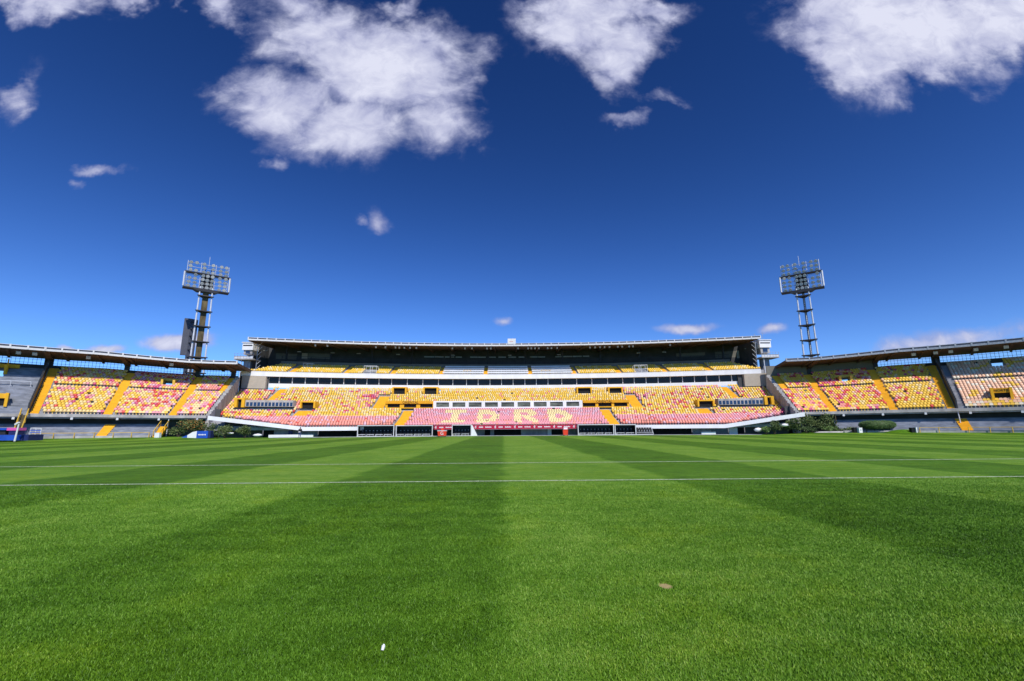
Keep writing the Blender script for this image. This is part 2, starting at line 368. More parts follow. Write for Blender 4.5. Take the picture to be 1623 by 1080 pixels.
# ================================================================== GROUND
def gh(x, y):
    xl = x if x < CX else 1.0-x
    dx, dy = BX-xl, y-BY
    if dx <= 0 and dy > 0: th = 0; r = dy
    elif dy <= 0: th = 90; r = max(dx, 0)
    else: th = math.degrees(math.atan2(dx, dy)); r = math.hypot(dx, dy)
    if dx <= 0 and dy <= 0: return 0
    s = BR-4-r; t = min(1, max(0, (9-s)/9)); t = t*t*(3-2*t)
    k = min(1, max(0, (th-9)/7))
    return .3*t*k
def grass_color(t, coord):
    pass
mg = bpy.data.materials.new('mown_grass'); mg.use_nodes = True; t = mg.node_tree; TN, TL = t.nodes, t.links; b = TN['Principled BSDF']
def build_grass_nodes(t, blades):
    TN, TL = t.nodes, t.links; b = TN['Principled BSDF']
    def nd(ty, **k):
        n = TN.new(ty)
        for a, c in k.items(): setattr(n, a, c)
        return n
    def mt(op, a, b_=None, c=None, clamp=False):
        n = nd('ShaderNodeMath', operation=op); n.use_clamp = clamp
        for i, v in enumerate((a, b_, c)):
            if v is None: continue
            if isinstance(v, (int, float)): n.inputs[i].default_value = v
            else: TL.new(v, n.inputs[i])
        return n.outputs[0]
    tc = nd('ShaderNodeTexCoord'); g = nd('ShaderNodeNewGeometry'); P = g.outputs['Position']
    sp = nd('ShaderNodeSeparateXYZ'); TL.new(P, sp.inputs[0])
    wob = nd('ShaderNodeTexNoise'); wob.inputs['Scale'].default_value = .55; wob.inputs['Detail'].default_value = 5; TL.new(P, wob.inputs['Vector'])
    xw = mt('ADD', sp.outputs[0], mt('MULTIPLY', mt('SUBTRACT', wob.outputs['Fac'], .5), .9))
    SW = 4.72
    fr = mt('PINGPONG', mt('ADD', xw, SW/2), SW)            # 0..SW: a mown band each, sheen of bent blades painted as base colour
    st = nd('ShaderNodeMapRange', interpolation_type='SMOOTHSTEP'); TL.new(fr, st.inputs[0])
    st.inputs[1].default_value = SW/2-.22; st.inputs[2].default_value = SW/2+.22
    # the painted band contrast weakens towards the camera
    fade = nd('ShaderNodeMapRange', interpolation_type='SMOOTHSTEP'); TL.new(sp.outputs[1], fade.inputs[0]); fade.inputs[1].default_value = 2; fade.inputs[2].default_value = 16; fade.inputs[3].default_value = .5; fade.inputs[4].default_value = 1
    stripe = mt('MULTIPLY', mt('SUBTRACT', st.outputs[0], .5), fade.outputs[0])
    big = nd('ShaderNodeTexNoise'); big.inputs['Scale'].default_value = .22; big.inputs['Detail'].default_value = 6; big.inputs['Roughness'].default_value = .6; TL.new(P, big.inputs['Vector'])
    med = nd('ShaderNodeTexNoise'); med.inputs['Scale'].default_value = 2.2; med.inputs['Detail'].default_value = 8; med.inputs['Roughness'].default_value = .7; TL.new(P, med.inputs['Vector'])
    mp = nd('ShaderNodeMapping'); mp.inputs['Scale'].default_value = (1, .55, 1); TL.new(P, mp.inputs[0])
    fin = nd('ShaderNodeTexNoise'); fin.inputs['Scale'].default_value = 42; fin.inputs['Detail'].default_value = 4; fin.inputs['Roughness'].default_value = .8; TL.new(mp.outputs[0], fin.inputs['Vector'])
    hump = nd('ShaderNodeMapping'); hump.inputs['Scale'].default_value = (.5, 2.4, 1); TL.new(P, hump.inputs[0])
    hn = nd('ShaderNodeTexNoise'); hn.inputs['Scale'].default_value = 1.0; hn.inputs['Detail'].default_value = 4; TL.new(hump.outputs[0], hn.inputs['Vector'])
    val = mt('ADD', .5, mt('MULTIPLY', stripe, .34))
    val = mt('ADD', val, mt('MULTIPLY', mt('SUBTRACT', big.outputs['Fac'], .5), .7))
    val = mt('ADD', val, mt('MULTIPLY', mt('SUBTRACT', med.outputs['Fac'], .5), .75))
    val = mt('ADD', val, mt('MULTIPLY', mt('SUBTRACT', hn.outputs['Fac'], .5), .45))
    if not blades:
        am = nd('ShaderNodeMapping'); am.inputs['Scale'].default_value = (5, 11, 1); TL.new(P, am.inputs[0]); an = nd('ShaderNodeTexNoise'); an.inputs['Scale'].default_value = 1.0; an.inputs['Detail'].default_value = 6; an.inputs['Roughness'].default_value = .75; TL.new(am.outputs[0], an.inputs['Vector'])
        val = mt('ADD', val, mt('MULTIPLY', mt('SUBTRACT', an.outputs['Fac'], .5), .75))
    if blades: val = mt('ADD', val, mt('MULTIPLY', mt('SUBTRACT', g.outputs['Random Per Island'], .5), .62))
    else: val = mt('ADD', val, mt('MULTIPLY', mt('SUBTRACT', fin.outputs['Fac'], .5), 1.5))
    r = nd('ShaderNodeValToRGB'); e = r.color_ramp.elements; k = 1.06 if blades else .93  # sheet colour lowered in place of the self-shadow among blades
    e[0].position = 0; e[0].color = (.030*k, .080*k, .004*k, 1); e[1].position = 1; e[1].color = (.26*k, .385*k, .065*k, 1)
    m1 = r.color_ramp.elements.new(.38); m1.color = (.080*k, .190*k, .011*k, 1)
    m2 = r.color_ramp.elements.new(.68); m2.color = (.138*k, .28*k, .024*k, 1)
    TL.new(val, r.inputs[0])
    # dry worn scrapes
    out = r.outputs[0]
    yn = nd('ShaderNodeTexNoise'); yn.inputs['Scale'].default_value = .8; yn.inputs['Detail'].default_value = 8; yn.inputs['Roughness'].default_value = .65; ym = nd('ShaderNodeMapping'); ym.inputs['Location'].default_value = (13, 5, 2); TL.new(P, ym.inputs[0]); TL.new(ym.outputs[0], yn.inputs['Vector'])
    yr = nd('ShaderNodeMapRange'); TL.new(yn.outputs['Fac'], yr.inputs[0]); yr.inputs[1].default_value = .5; yr.inputs[2].default_value = .72; yr.inputs[4].default_value = .65
    yx = nd('ShaderNodeMix', data_type='RGBA', blend_type='MULTIPLY'); TL.new(yr.outputs[0], yx.inputs[0]); TL.new(out, yx.inputs[6]); yx.inputs[7].default_value = (1.22, 1.05, .5, 1); out = yx.outputs[2]
    dr = nd('ShaderNodeTexNoise'); dr.inputs['Scale'].default_value = .6; dr.inputs['Detail'].default_value = 7; dr.inputs['Roughness'].default_value = .75; TL.new(P, dr.inputs['Vector'])
    dm = nd('ShaderNodeMapRange'); TL.new(dr.outputs['Fac'], dm.inputs[0]); dm.inputs[1].default_value = .66; dm.inputs[2].default_value = .78; dm.inputs[4].default_value = .5
    mxx = nd('ShaderNodeMix', data_type='RGBA'); TL.new(dm.outputs[0], mxx.inputs[0]); TL.new(out, mxx.inputs[6]); mxx.inputs[7].default_value = (.17, .15, .05, 1); out = mxx.outputs[2]
    sc = G(1055, 929.5); v1 = nd('ShaderNodeVectorMath', operation='SUBTRACT'); TL.new(P, v1.inputs[0]); v1.inputs[1].default_value = (sc.x, sc.y, 0)
    v2 = nd('ShaderNodeVectorMath', operation='MULTIPLY'); TL.new(v1.outputs[0], v2.inputs[0]); v2.inputs[1].default_value = (18, 13, 0)
    v3 = nd('ShaderNodeVectorMath', operation='LENGTH'); TL.new(v2.outputs[0], v3.inputs[0])
    ds = mt('ADD', v3.outputs['Value'], mt('MULTIPLY', mt('SUBTRACT', fin.outputs['Fac'], .5), .9))
    dm2 = nd('ShaderNodeMapRange'); TL.new(ds, dm2.inputs[0]); dm2.inputs[1].default_value = .8; dm2.inputs[2].default_value = 1.15; dm2.inputs[3].default_value = 1; dm2.inputs[4].default_value = 0
    mx2 = nd('ShaderNodeMix', data_type='RGBA'); TL.new(dm2.outputs[0], mx2.inputs[0]); TL.new(out, mx2.inputs[6]); mx2.inputs[7].default_value = (.42, .33, .15, 1); out = mx2.outputs[2]
    TL.new(out, b.inputs['Base Color']); b.inputs['Roughness'].default_value = .65; b.inputs['Specular IOR Level'].default_value = .2 if blades else .05
    if not blades:
        ma = mt('ADD', fin.outputs['Fac'], mt('MULTIPLY', med.outputs['Fac'], .5))
        bp = nd('ShaderNodeBump'); bp.inputs['Strength'].default_value = .55; bp.inputs['Distance'].default_value = .03; TL.new(ma, bp.inputs['Height']); TL.new(bp.outputs[0], b.inputs['Normal'])
build_grass_nodes(mg.node_tree, False)
mgb = bpy.data.materials.new('grass_blades'); mgb.use_nodes = True; build_grass_nodes(mgb.node_tree, True)
mgb.node_tree.nodes['Principled BSDF'].inputs['Roughness'].default_value = .5

mb = MB(); mb.box((0, 0, -.55), (3000, 3000, 1), mat('outer_ground', (.16, .15, .13), .95, .3, .05)); tag(mb.build('ground'), kind='structure')
xs = [-110+k*2.0 for k in range(111)]; ys = [-30+k*2.0 for k in range(69)]
mb = MB(); vs_ = [(x, y, gh(x, y)) for y in ys for x in xs]; nx = len(xs)
mb.add(vs_, [(j*nx+i, j*nx+i+1, (j+1)*nx+i+1, (j+1)*nx+i) for j in range(len(ys)-1) for i in range(nx-1)], mg)
tag(mb.build('pitch', smooth=True), kind='structure')
# real blades near the camera
def blades():
    n = 1150000
    u = RNG.random(n); a, b_ = 2.6, 13.5; pw = .7
    Y = (a**pw+u*(b_**pw-a**pw))**(1/pw); X = (RNG.random(n)*2-1)*(Y*1.16+.8)+Y*.02
    keep = RNG.random(n) < np.clip((13.5-Y)/5.0, 0, 1); sc_ = G(1055, 929.5); keep &= ((X-sc_.x)*16)**2+((Y-sc_.y)*13)**2 > RNG.uniform(.5, 1.5, n)
    X, Y = X[keep], Y[keep]; n = len(X)
    h = RNG.uniform(.009, .021, n)*(1+.02*Y); wd = RNG.uniform(.0011, .0021, n)*(1+.14*Y)
    az = RNG.random(n)*2*np.pi; lean = RNG.uniform(.2, 1.1, n)*h; la = RNG.random(n)*2*np.pi
    sgn = np.where(np.floor((X)/4.72) % 2 == 0, 1, -1)      # mown bands lean away or towards
    lx = np.cos(la)*lean; ly = np.sin(la)*lean+sgn*h*.06
    tx, ty = np.cos(az)*wd, np.sin(az)*wd
    z0 = -.002
    V = np.zeros((n, 5, 3))
    V[:, 0] = np.stack([X-tx, Y-ty, np.full(n, z0)], 1); V[:, 1] = np.stack([X+tx, Y+ty, np.full(n, z0)], 1)
    V[:, 2] = np.stack([X+tx*.8+lx*.4, Y+ty*.8+ly*.4, h*.6], 1); V[:, 3] = np.stack([X-tx*.8+lx*.4, Y-ty*.8+ly*.4, h*.6], 1)
    V[:, 4] = np.stack([X+lx, Y+ly, h], 1)
    me = bpy.data.meshes.new('grass'); me.vertices.add(n*5); me.vertices.foreach_set('co', V.ravel())
    base = (np.arange(n)*5)[:, None]
    loops = (base+np.array([[0, 1, 2, 3, 3, 2, 4]])).ravel().astype(np.int32)
    tot = np.tile([4, 3], n).astype(np.int32); st = np.concatenate([[0], np.cumsum(tot)[:-1]]).astype(np.int32)
    me.loops.add(len(loops)); me.loops.foreach_set('vertex_index', loops)
    me.polygons.add(2*n); me.polygons.foreach_set('loop_start', st); me.polygons.foreach_set('loop_total', tot)
    me.materials.append(mgb); me.update(calc_edges=True)
    o = bpy.data.objects.new('grass', me); COL.objects.link(o)
    tag(o, 'short mown green grass blades in the foreground of the pitch', 'grass', kind='stuff')
blades()
# pitch lines
ml = mat('line_paint', (.55, .62, .45), .8, .45, 9)
def pline(name, y, x0, x1, w_=.11):
    mb = MB(); xs_ = lin(x0, x1, 2.0)
    for a, b_ in zip(xs_, xs_[1:]):
        mb.add([(a, y-w_/2, gh(a, y)+.009), (b_, y-w_/2, gh(b_, y)+.009), (b_, y+w_/2, gh(b_, y)+.009), (a, y+w_/2, gh(a, y)+.009)], [(0, 1, 2, 3)], ml)
    return tag(mb.build(name), kind='structure')
yl1 = G(797, 763).y; yl2 = G(797, 734.3).y
pline('touchline', yl1, -56, 56); pline('pitch_line', yl2, -56, 56, .14)
# litter
p = G(606, 1033)
mb = MB(); mb.tube((p.x, p.y, .008), (p.x+.004, p.y+.012, .032), .010, M['bottle'], .012, 10); mb.tube((p.x+.004, p.y+.012, .032), (p.x+.006, p.y+.016, .037), .007, M['bottle'], .006, 10)
tag(mb.build('litter'), 'small white scrap of plastic standing in the near grass', 'litter')

# ================================================================== MAIN GRANDSTAND
XB0, XB1 = -57.8, 57.6
main = empty('main_grandstand', (CX, Y0+10, 0), 'long main grandstand with faded pink, red and yellow seats, glazed boxes and wide dark roof', 'grandstand')
TR = .78
mrows = [(2+TR*i, 2+TR*(i+1), mainz(2+TR*i)) for i in range(25)]
def xend(o, sgn):
    a, b = 40.0, 70.0
    for _ in range(30):
        c = (a+b)/2; p = MP(-c, o, 0)
        if math.degrees(math.atan2(BX-p[0], p[1]-BY)) < 13.75: a = c
        else: b = c
    return sgn*a
mb = MB()
for (o0, o1, z) in mrows:
    e = abs(xend(o0, 1)); mb.sweep(MP, lin(-e, e, 3), rect(o0, o1, z-.5, z), M['concrete'])
mb.build('terrace', main)
# the sloped ends: the front parapet climbs outwards and cuts off the lowest rows
pl = mainx(482, .8, 1.5); pr = mainx(1148, .8, 1.5)
el = mainx(331, .8, 4); er = mainx(1274, .8, 4)
TOPZ0, TOPZ1 = zc(675.2, 88.8), W(331, 659.5, MP(el, .8, 0)[1]).z
def parz(x):
    if x < pl: k = (pl-x)/(pl-el)
    elif x > pr: k = (x-pr)/(er-pr)
    else: k = 0
    return TOPZ0+(TOPZ1-TOPZ0)*max(0, k)
BANDH = TOPZ0-zc(681, 88.8)
def paro(x):      # the parapet stands further back where it is higher
    z = parz(x); o = .8
    return o
mb = MB(); xs_ = sorted(set(lin(el, pl, 2)+lin(pl, pr, 3)+lin(pr, er, 2)))
V = []; 
for x in xs_:
    z = parz(x); hh = BANDH*(.85+.15*(1 if pl < x < pr else 1))
    for (o, zz) in ((.6, z-hh), (.85, z-hh), (.85, z), (.6, z)): V.append(MP(x, o, zz))
F = []
for i in range(len(xs_)-1):
    for k in range(4): F.append((i*4+k, i*4+(k+1) % 4, (i+1)*4+(k+1) % 4, (i+1)*4+k))
F += [(3, 2, 1, 0), tuple(len(V)-4+k for k in range(4))]
mb.add(V, F, M['white']); mb.build('parapet', main)
mb = MB(); V = []        # floor slab that joins the parapet to the rows
for x in xs_:
    z = parz(x)-.28
    ob = 2.0
    for (o, zz) in ((.85, z-.2), (6.0, z-.2+.0), (6.0, z), (.85, z)): V.append(MP(x, o, zz))
mb.add(V, F, M['concrete']); mb.build('front_slab', main)
# openings under the stand: ground-floor wall
gw = MB()
WO = 3.2
def wallseg(x0, x1, z0, z1, m, o=WO, th=.2): gw.sweep(MP, lin(x0, x1, 4), rect(o, o+th, z0, z1), m)
mpx = lambda px: mainx(px, WO, .6)
def topw(x): return min(parz(x)-BANDH+.1, 99)
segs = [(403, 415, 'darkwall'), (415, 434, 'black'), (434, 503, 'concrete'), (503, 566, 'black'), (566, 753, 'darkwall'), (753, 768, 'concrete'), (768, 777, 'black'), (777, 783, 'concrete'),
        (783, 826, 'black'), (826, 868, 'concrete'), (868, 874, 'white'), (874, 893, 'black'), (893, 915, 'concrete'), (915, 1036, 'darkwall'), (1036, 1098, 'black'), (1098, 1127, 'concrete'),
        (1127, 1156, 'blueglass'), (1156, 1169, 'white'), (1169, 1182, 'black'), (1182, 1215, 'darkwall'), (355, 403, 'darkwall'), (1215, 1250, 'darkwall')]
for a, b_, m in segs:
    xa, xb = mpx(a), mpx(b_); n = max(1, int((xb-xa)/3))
    off = .5 if m in ('black', 'blueglass') else 0  # black segments paint the dark inside of the openings
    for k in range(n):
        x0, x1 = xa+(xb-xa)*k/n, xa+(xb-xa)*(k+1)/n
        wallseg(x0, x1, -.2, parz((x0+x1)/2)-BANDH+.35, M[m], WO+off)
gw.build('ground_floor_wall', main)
mb = MB()
for a, b_, m in ((434, 503, 'white'), (1105, 1127, 'white')):
    mb = MB(); mb.sweep(MP, lin(mpx(a), mpx(b_), 3), rect(WO-1.9, WO-1.7, -.1, .5), M[m]); mb.build('low_wall', main)  # white strips stand in for the sunlit foot of the shaded wall
mb = MB(); mb.sweep(MP, lin(mainx(457, 2.2, .8), mainx(463.5, 2.2, .8), 3), rect(2.2, 2.25, .25, 1.2), M['bluedark']); mb.build('blue_hatch', main)
mb = MB(); mb.sweep(MP, lin(mainx(434, -1, 0), mainx(1200, -1, 0), 3), rect(-2.6, .4, -.1, .06), M['concrete']); mb.build('kerb_apron', main)
# red banner in the middle
rb0, rb1 = mainx(684, .5, 1.5), mainx(918, .5, 1.5)
bz1, bz0 = zc(674, 88.5), zc(680.3, 88.5)
mb = MB(); mb.sweep(MP, lin(rb0, rb1, 3), rect(.45, .58, bz0, bz1), M['redbanner']); ban = mb.build('banner', main)
x = rb0+.5; k = 0; hh = bz1-bz0; zc_ = (bz0+bz1)/2
while x < rb1-1.2:
    mk = MB()
    if k % 3 == 0:   # small emblem
        for (dx, dz, ww, h2) in ((.0, .16, .22, .10), (-.02, 0, .34, .12), (.0, -.17, .20, .08), (.1, .28, .12, .05)): mk.sweep(MP, [x+.3+dx-ww/2, x+.3+dx+ww/2], rect(.43, .445, zc_+dz-h2/2, zc_+dz+h2/2), M['white'])
        x += .95
    elif k % 3 == 1:
        for j in range(4): mk.sweep(MP, [x+.2*j, x+.2*j+.15], rect(.43, .445, zc_-.11, zc_+.11), M['white'])
        x += 1.2
    else:
        for j in range(6): mk.sweep(MP, [x+.2*j, x+.2*j+.16], rect(.43, .445, zc_-.09, zc_+(.06 if j % 2 else .12)), M['white'])
        x += 1.6
    mk.build('mark', ban); k += 1
# aisles
AIS = [(-20.6, 1.0, 2, 11.4), (21.1, 1.0, 2, 11.4), (-27.3, 1.1, 11.4, 18.4), (28.4, 1.1, 11.4, 18.4), (-49.6, .7, 15.2, 21.4), (49.6, .7, 15.2, 21.4), (-41, 1.25, 7.4, 11.4), (40.6, 1.25, 7.4, 11.4)]
for (x, hw, a, b_) in AIS:
    stairs('stair_aisle', MP, x, hw, [r for r in mrows if a-.4 <= r[0] < b_-.2], M['yellowpaint'], main)
# boxes in the seating: yellow galleries, the white central boxes and blue-windowed cabins
def zo(py, o): return zc(py, Y0+o)
def gallery(name, pa, pb, openings, o0, zt, zb, mw_, glass, frame_z, rooms=None, depth=3.0, sign=None, hang=0.0):
    xa, xb = mainx(pa, o0, zt), mainx(pb, o0, zt); mb = MB()
    us = [xa]+[v for (a, b_) in openings for v in (mainx(a, o0, zt), mainx(b_, o0, zt))]+[xb]
    z0, z1 = frame_z
    for i in range(0, len(us), 2): mb.sweep(MP, lin(us[i], us[i+1], 3), rect(o0, o0+.3, zb, zt), mw_)
    for i in range(1, len(us)-1, 2):
        mb.sweep(MP, lin(us[i], us[i+1], 3), rect(o0, o0+.3, zb, z0), mw_); mb.sweep(MP, lin(us[i], us[i+1], 3), rect(o0, o0+.3, z1, zt), mw_)
    mb.sweep(MP, lin(xa, xb, 3), rect(o0+.3, o0+depth, zt-.22, zt), mw_)
    for xx in (xa, xb-.2): mb.sweep(MP, [xx, xx+.2], rect(o0+.3, o0+depth, zb, zt-.22), mw_)
    g = mb.build(name, main)
    for i in range(1, len(us)-1, 2):
        mm = glass if rooms is None else rooms
        p = MB(); p.sweep(MP, lin(us[i], us[i+1], 3), rect(o0+.2+hang, o0+.26+hang, z0, z1), mm); p.build('window', g)
    return g, xa, xb
oB = 11.2
zt, zb = zo(635.6, oB), zo(647.2, oB)
ops = [(691.5+25.75*k, 711.8+25.75*k) for k in range(9)]
gallery('press_box', 687, 923, ops, oB, zt, zb, M['white'], M['glass'], (zo(645, oB), zo(637.8, oB)), rooms=M['winroom'])
for (pa, pb, ops, cxp) in ((611, 687, [(614.5, 634), (640.5, 660), (666, 686)], 651), (923, 997.5, [(923.5, 943.5), (948, 969), (973, 994)], 957)):
    g, xa, xb = gallery('entrance_gallery', pa, pb, ops, oB, zt, zb, M['yellowpaint'], M['black'], (zo(645.8, oB), zo(639.9, oB)))  # openings closed by black panels painted as their shaded inside
    mb = MB(); mb.sweep(MP, lin(xa+.1, xb-.1, 3), rect(oB-.22, oB-.04, zo(639.9, oB), zo(635.9, oB)), M['amber']); s_ = mb.build('sign_board', g)
    xm = mainx(cxp, oB, zt); pp = MP(xm, oB-.24, (zo(636.2, oB)+zo(640, oB))/2)
    ang = math.atan2(-2*KK*xm, 1)
    textmesh('lettering', 'ORIENTAL', .72, M['blackpaint'], s_, Matrix.Translation(pp) @ Matrix.Rotation(ang, 4, 'Z') @ Matrix.Rotation(R(90), 4, 'X'))
def vomitory(pa, pb, pya, pyb, o, m, sur=.3, th=2.0):
    zt_, zb_ = W(pa, pya, Y0+o-KK*mainx(pa, o, 8)**2).z, W(pa, pyb, Y0+o-KK*mainx(pa, o, 8)**2).z
    xa, xb = mainx(pa, o, zt_), mainx(pb, o, zt_); mb = MB()
    mb.sweep(MP, [xa-sur, xb+sur], rect(o, o+th, zt_, zt_+.25), m)
    mb.sweep(MP, [xa-sur, xa], rect(o, o+th, zb_-.2, zt_), m); mb.sweep(MP, [xb, xb+sur], rect(o, o+th, zb_-.2, zt_), m)
    v = mb.build('vomitory', main)
    d = MB(); d.sweep(MP, [xa, xb], rect(o+.5, o+.6, zb_-.2, zt_), M['black']); d.build('doorway_shade', v)  # black sheet painted in for the shade of the passage
    return (xa-sur, xb+sur, o-.3, o+th)
VH = []
for (a, b_) in ((624, 642), (673, 692), (916, 936), (966, 985)):
    VH.append(vomitory(a, b_, 615.3, 623.5, 18.9, M['yellowpaint']))
VH.append(vomitory(478, 497, 638, 645.5, 11.1, M['yellowpaint'])); VH.append(vomitory(1108, 1130, 636, 643, 11.1, M['yellowpaint']))
VH.append(vomitory(376, 383, 633, 644, 10.9, M['yellowpaint'], .5)); VH.append(vomitory(1216, 1222, 630, 640, 10.9, M['yellowpaint'], .5))
def cabins(pa, pb, n, pyt, pyb):
    o = 11.3; xm = mainx((pa+pb)/2, o, 7); Yd = Y0+o-KK*xm*xm; zt_, zb_ = W((pa+pb)/2, pyt, Yd).z, W((pa+pb)/2, pyb, Yd).z
    xa, xb = mainx(pa, o, zt_), mainx(pb, o, zt_); mb = MB()
    mb.sweep(MP, lin(xa, xb, 3), rect(o, o+1.5, zb_, zt_), M['lip']); c = mb.build('cabin_row', main)
    for k in range(n):
        x0 = xa+(xb-xa)*(k+.18)/n; x1 = xa+(xb-xa)*(k+.86)/n
        p = MB(); p.sweep(MP, [x0, x1], rect(o-.05, o+.02, zb_+.12, zb_+.85), M['blueglass']); p.build('window', c)
    VH.append((xa, xb, o-.4, o+1.6))
cabins(384, 465, 14, 634.5, 644.8); cabins(1138, 1215, 13, 631.5, 641.5)
# seats of the lower tiers
seats = []
def inI(u, v): return .32 < u < .68 or v > .8 or v < .2
def inD(u, v):
    if u < .28: return True
    e = ((u-.28)/.72)**2+((v-.5)/.5)**2; f_ = ((u-.28)/.38)**2+((v-.5)/.22)**2
    return e < 1.02 and f_ > 1
def inR(u, v):
    if u < .28: return True
    if v > .45: return ((u-.5)/.5)**2+((v-.74)/.28)**2 < 1.05 and not (.28 < u < .62 and .62 < v < .82)
    return abs(u-(.98-.95*v+.0)) < .2 and u > .2
LET = []
for (a, b_, fn) in ((703, 739, inI), (757, 791, inD), (815, 851, inR), (869, 907, inD)):
    LET.append((mainx(a, 6.5, 3.5), mainx(b_, 6.5, 3.5), fn))
def main_color(x, i, o):
    rr = random.random(); n1 = lown(x*.35+70, i*.45); n2 = lown(x*.12+20, i*.2+9)
    if i < 7 or (i < 12 and abs(x) < 21):
        if 1 <= i <= 10:
            for (a, b_, fn) in LET:
                if a <= x <= b_ and fn((x-a)/(b_-a), (i-1+.5)/10): return 'lettery'
        if abs(x) < 21: return ('pink' if rr < .8 else 'salmon') if i < 7 else ('mauve' if rr < .4 else 'pink')
        if i >= 7: return 'mauve' if rr < .55 else ('pink' if rr < .93 else 'salmon')
        if rr < .02: return 'red'
        n2 += (i-3.5)*.1
        return ('pink' if n2 > .45 else 'salmon') if rr < .72 else ('mauve' if rr < .85 else 'salmon')
    if abs(x) < 27.5:
        if i >= 12:
            return 'yellow' if rr < .66 else ('yellowf' if rr < .965 else 'salmon')
        pr = .1
    else: pr = .16 if abs(x) < 45 else .34
    p = min(.85, pr*(3.2 if n1 > .66 else (.9 if n1 > .4 else .35)))
    if rr < p: return random.choice(['red', 'salmon', 'magenta', 'pink', 'salmon', 'pink', 'salmon'])
    return 'yellow' if random.random() < .55 else 'yellowf'
for i, (o0, o1, z) in enumerate(mrows):
    if abs(o0-7.46) < .05: pass
    e = xend(o0, 1)-.5; n = int(2*e/.5)
    for k in range(n+1):
        x = -e+k*2*e/n; oc = o0+.15
        if parz(x)-.1 > z+.35: continue
        if o0 > 19.9 and not (-51.5 < x < 52.5): continue
        if any(abs(x-ax) < hw+.28 and a-.5 <= o0 < b_-.1 for ax, hw, a, b_ in AIS): continue
        if any(h[0]-.2 < x < h[1]+.2 and h[2] < o0+.5 < h[3]+.3 for h in VH): continue
        if 11.0 <= o0+.4 < 14.6 and mainx(611, oB, zt)-.2 < x < mainx(997.5, oB, zt)+.2: continue
        if random.random() < .004: continue
        seats.append((MP(x, oc, z), math.atan2(-2*KK*x, 1), main_color(x, i, o0)))
# suite level
oW = 21.9
xw0, xw1 = mainx(425, oW, 12.5), mainx(1176, oW, 12.5)
zs0, zs1, zw1 = zo(616, oW)-.2, zo(611, oW), zo(600, oW)
mb = MB(); mb.sweep(MP, lin(xw0, xw1, 3), rect(oW, oW+.25, zs0, zs1), M['white'])
zb9 = zo(613.5, 20.9); BW0 = mainx(383, 20.9, 12); BW1 = mainx(1218, 20.9, 12)
mb.sweep(MP, lin(BW0, xw0, 3), rect(20.92, 21.1, zb9-.8, zo(600.2, 20.9)), M['beige']); mb.sweep(MP, lin(xw1, BW1, 3), rect(20.92, 21.1, zb9-.8, zo(600.2, 20.9)), M['beige'])
mb.sweep(MP, [xw0-.15, xw0], rect(21.1, oW+.2, zb9-.8, zo(600.2, 20.9)), M['beige']); mb.sweep(MP, [xw1, xw1+.15], rect(21.1, oW+.2, zb9-.8, zo(600.2, 20.9)), M['beige'])
sl = mb.build('suite_wall', main)
mul = [426, 442.7, 463.5, 484, 504.6, 525, 545, 563.6, 581.7, 600.8, 620.7, 645.7, 670.3, 695, 717.8, 739.4, 757.9, 776.7, 795, 813.3, 832, 850, 868.5, 890.3, 914, 938, 963, 987, 1005.2, 1024, 1043, 1062.5, 1081.8, 1100.6, 1120, 1140, 1159.6, 1176]
xm = [mainx(a, oW, 12.4) for a in mul]
for a, b_ in zip(xm, xm[1:]):
    p = MB(); p.sweep(MP, [a+.06, b_-.06], rect(oW+.1, oW+.14, zs1, zw1), M['glass']); wd = p.build('window', main)
    p = MB(); p.sweep(MP, [a-.07, a+.06], rect(oW-.03, oW+.22, zs1, zw1), M['whitemetal']); p.build('frame', wd)
zf0, zf1 = zo(600.6, 21.0), zo(594.3, 21.0)
mb = MB(); f0, f1 = mainx(382, 21.0, zf1), mainx(1206, 21.0, zf1)
mb.sweep(MP, lin(f0, f1, 3), [(21.0, zf0), (22.4, zf0), (22.4, zf1-.02), (21.0, zf1-.02)], M['white']); mb.sweep(MP, lin(f0, f1, 3), [(21.0, zf1), (21.15, zf1), (21.15, zf1+.12), (21.0, zf1+.12)], M['white'])
mb.build('fascia', main)
# upper tier
oU = 21.3; UR = .78; zU0 = zf1-.05; zU1 = zo(580, 27.4)-.75
urows = [(oU+UR*i, oU+UR*(i+1), zU0+(zU1-zU0)*i/7) for i in range(8)]
ul, ur = mainx(400, 22, 14.2), mainx(1202, 22, 14.2)
mb = MB()
for (o0, o1, z) in urows: mb.sweep(MP, lin(ul-.8+(.6)*(o0-oU), ur+.8-.6*(o0-oU), 3), rect(o0, o1, z-.8, z), M['concrete'])
mb.build('upper_terrace', main)
UA = [(mainx(p_, 23, 15), .55) for p_ in (466, 551, 624, 770, 840, 980, 1052, 1122)]+[(mainx(700, 23, 15), .5), (mainx(909, 23, 15), .6)]
for (x, hw) in UA: stairs('stair_aisle', MP, x, hw, urows, M['yellowpaint'], main)
d0, d1 = mainx(703, 23, 15), mainx(906, 23, 15)
for i, (o0, o1, z) in enumerate(urows[:7]):
    n = int((ur-ul)/.5)
    for k in range(n+1):
        x = ul+(ur-ul)*k/n
        if x < ul+.6*(o0-oU)*1.1 or x > ur-.6*(o0-oU)*1.1: continue
        if d0 < x < d1 or any(abs(x-a) < hw+.25 for a, hw in UA): continue
        if any(abs(x-mainx(p_, 23, 15)) < 1.5 and i < 4 for p_ in (587, 1016)): continue
        seats.append((MP(x, o0+.15, z), math.atan2(-2*KK*x, 1), 'yellow' if random.random() < .72 else 'yellowf'))
lay_seats(seats, main)
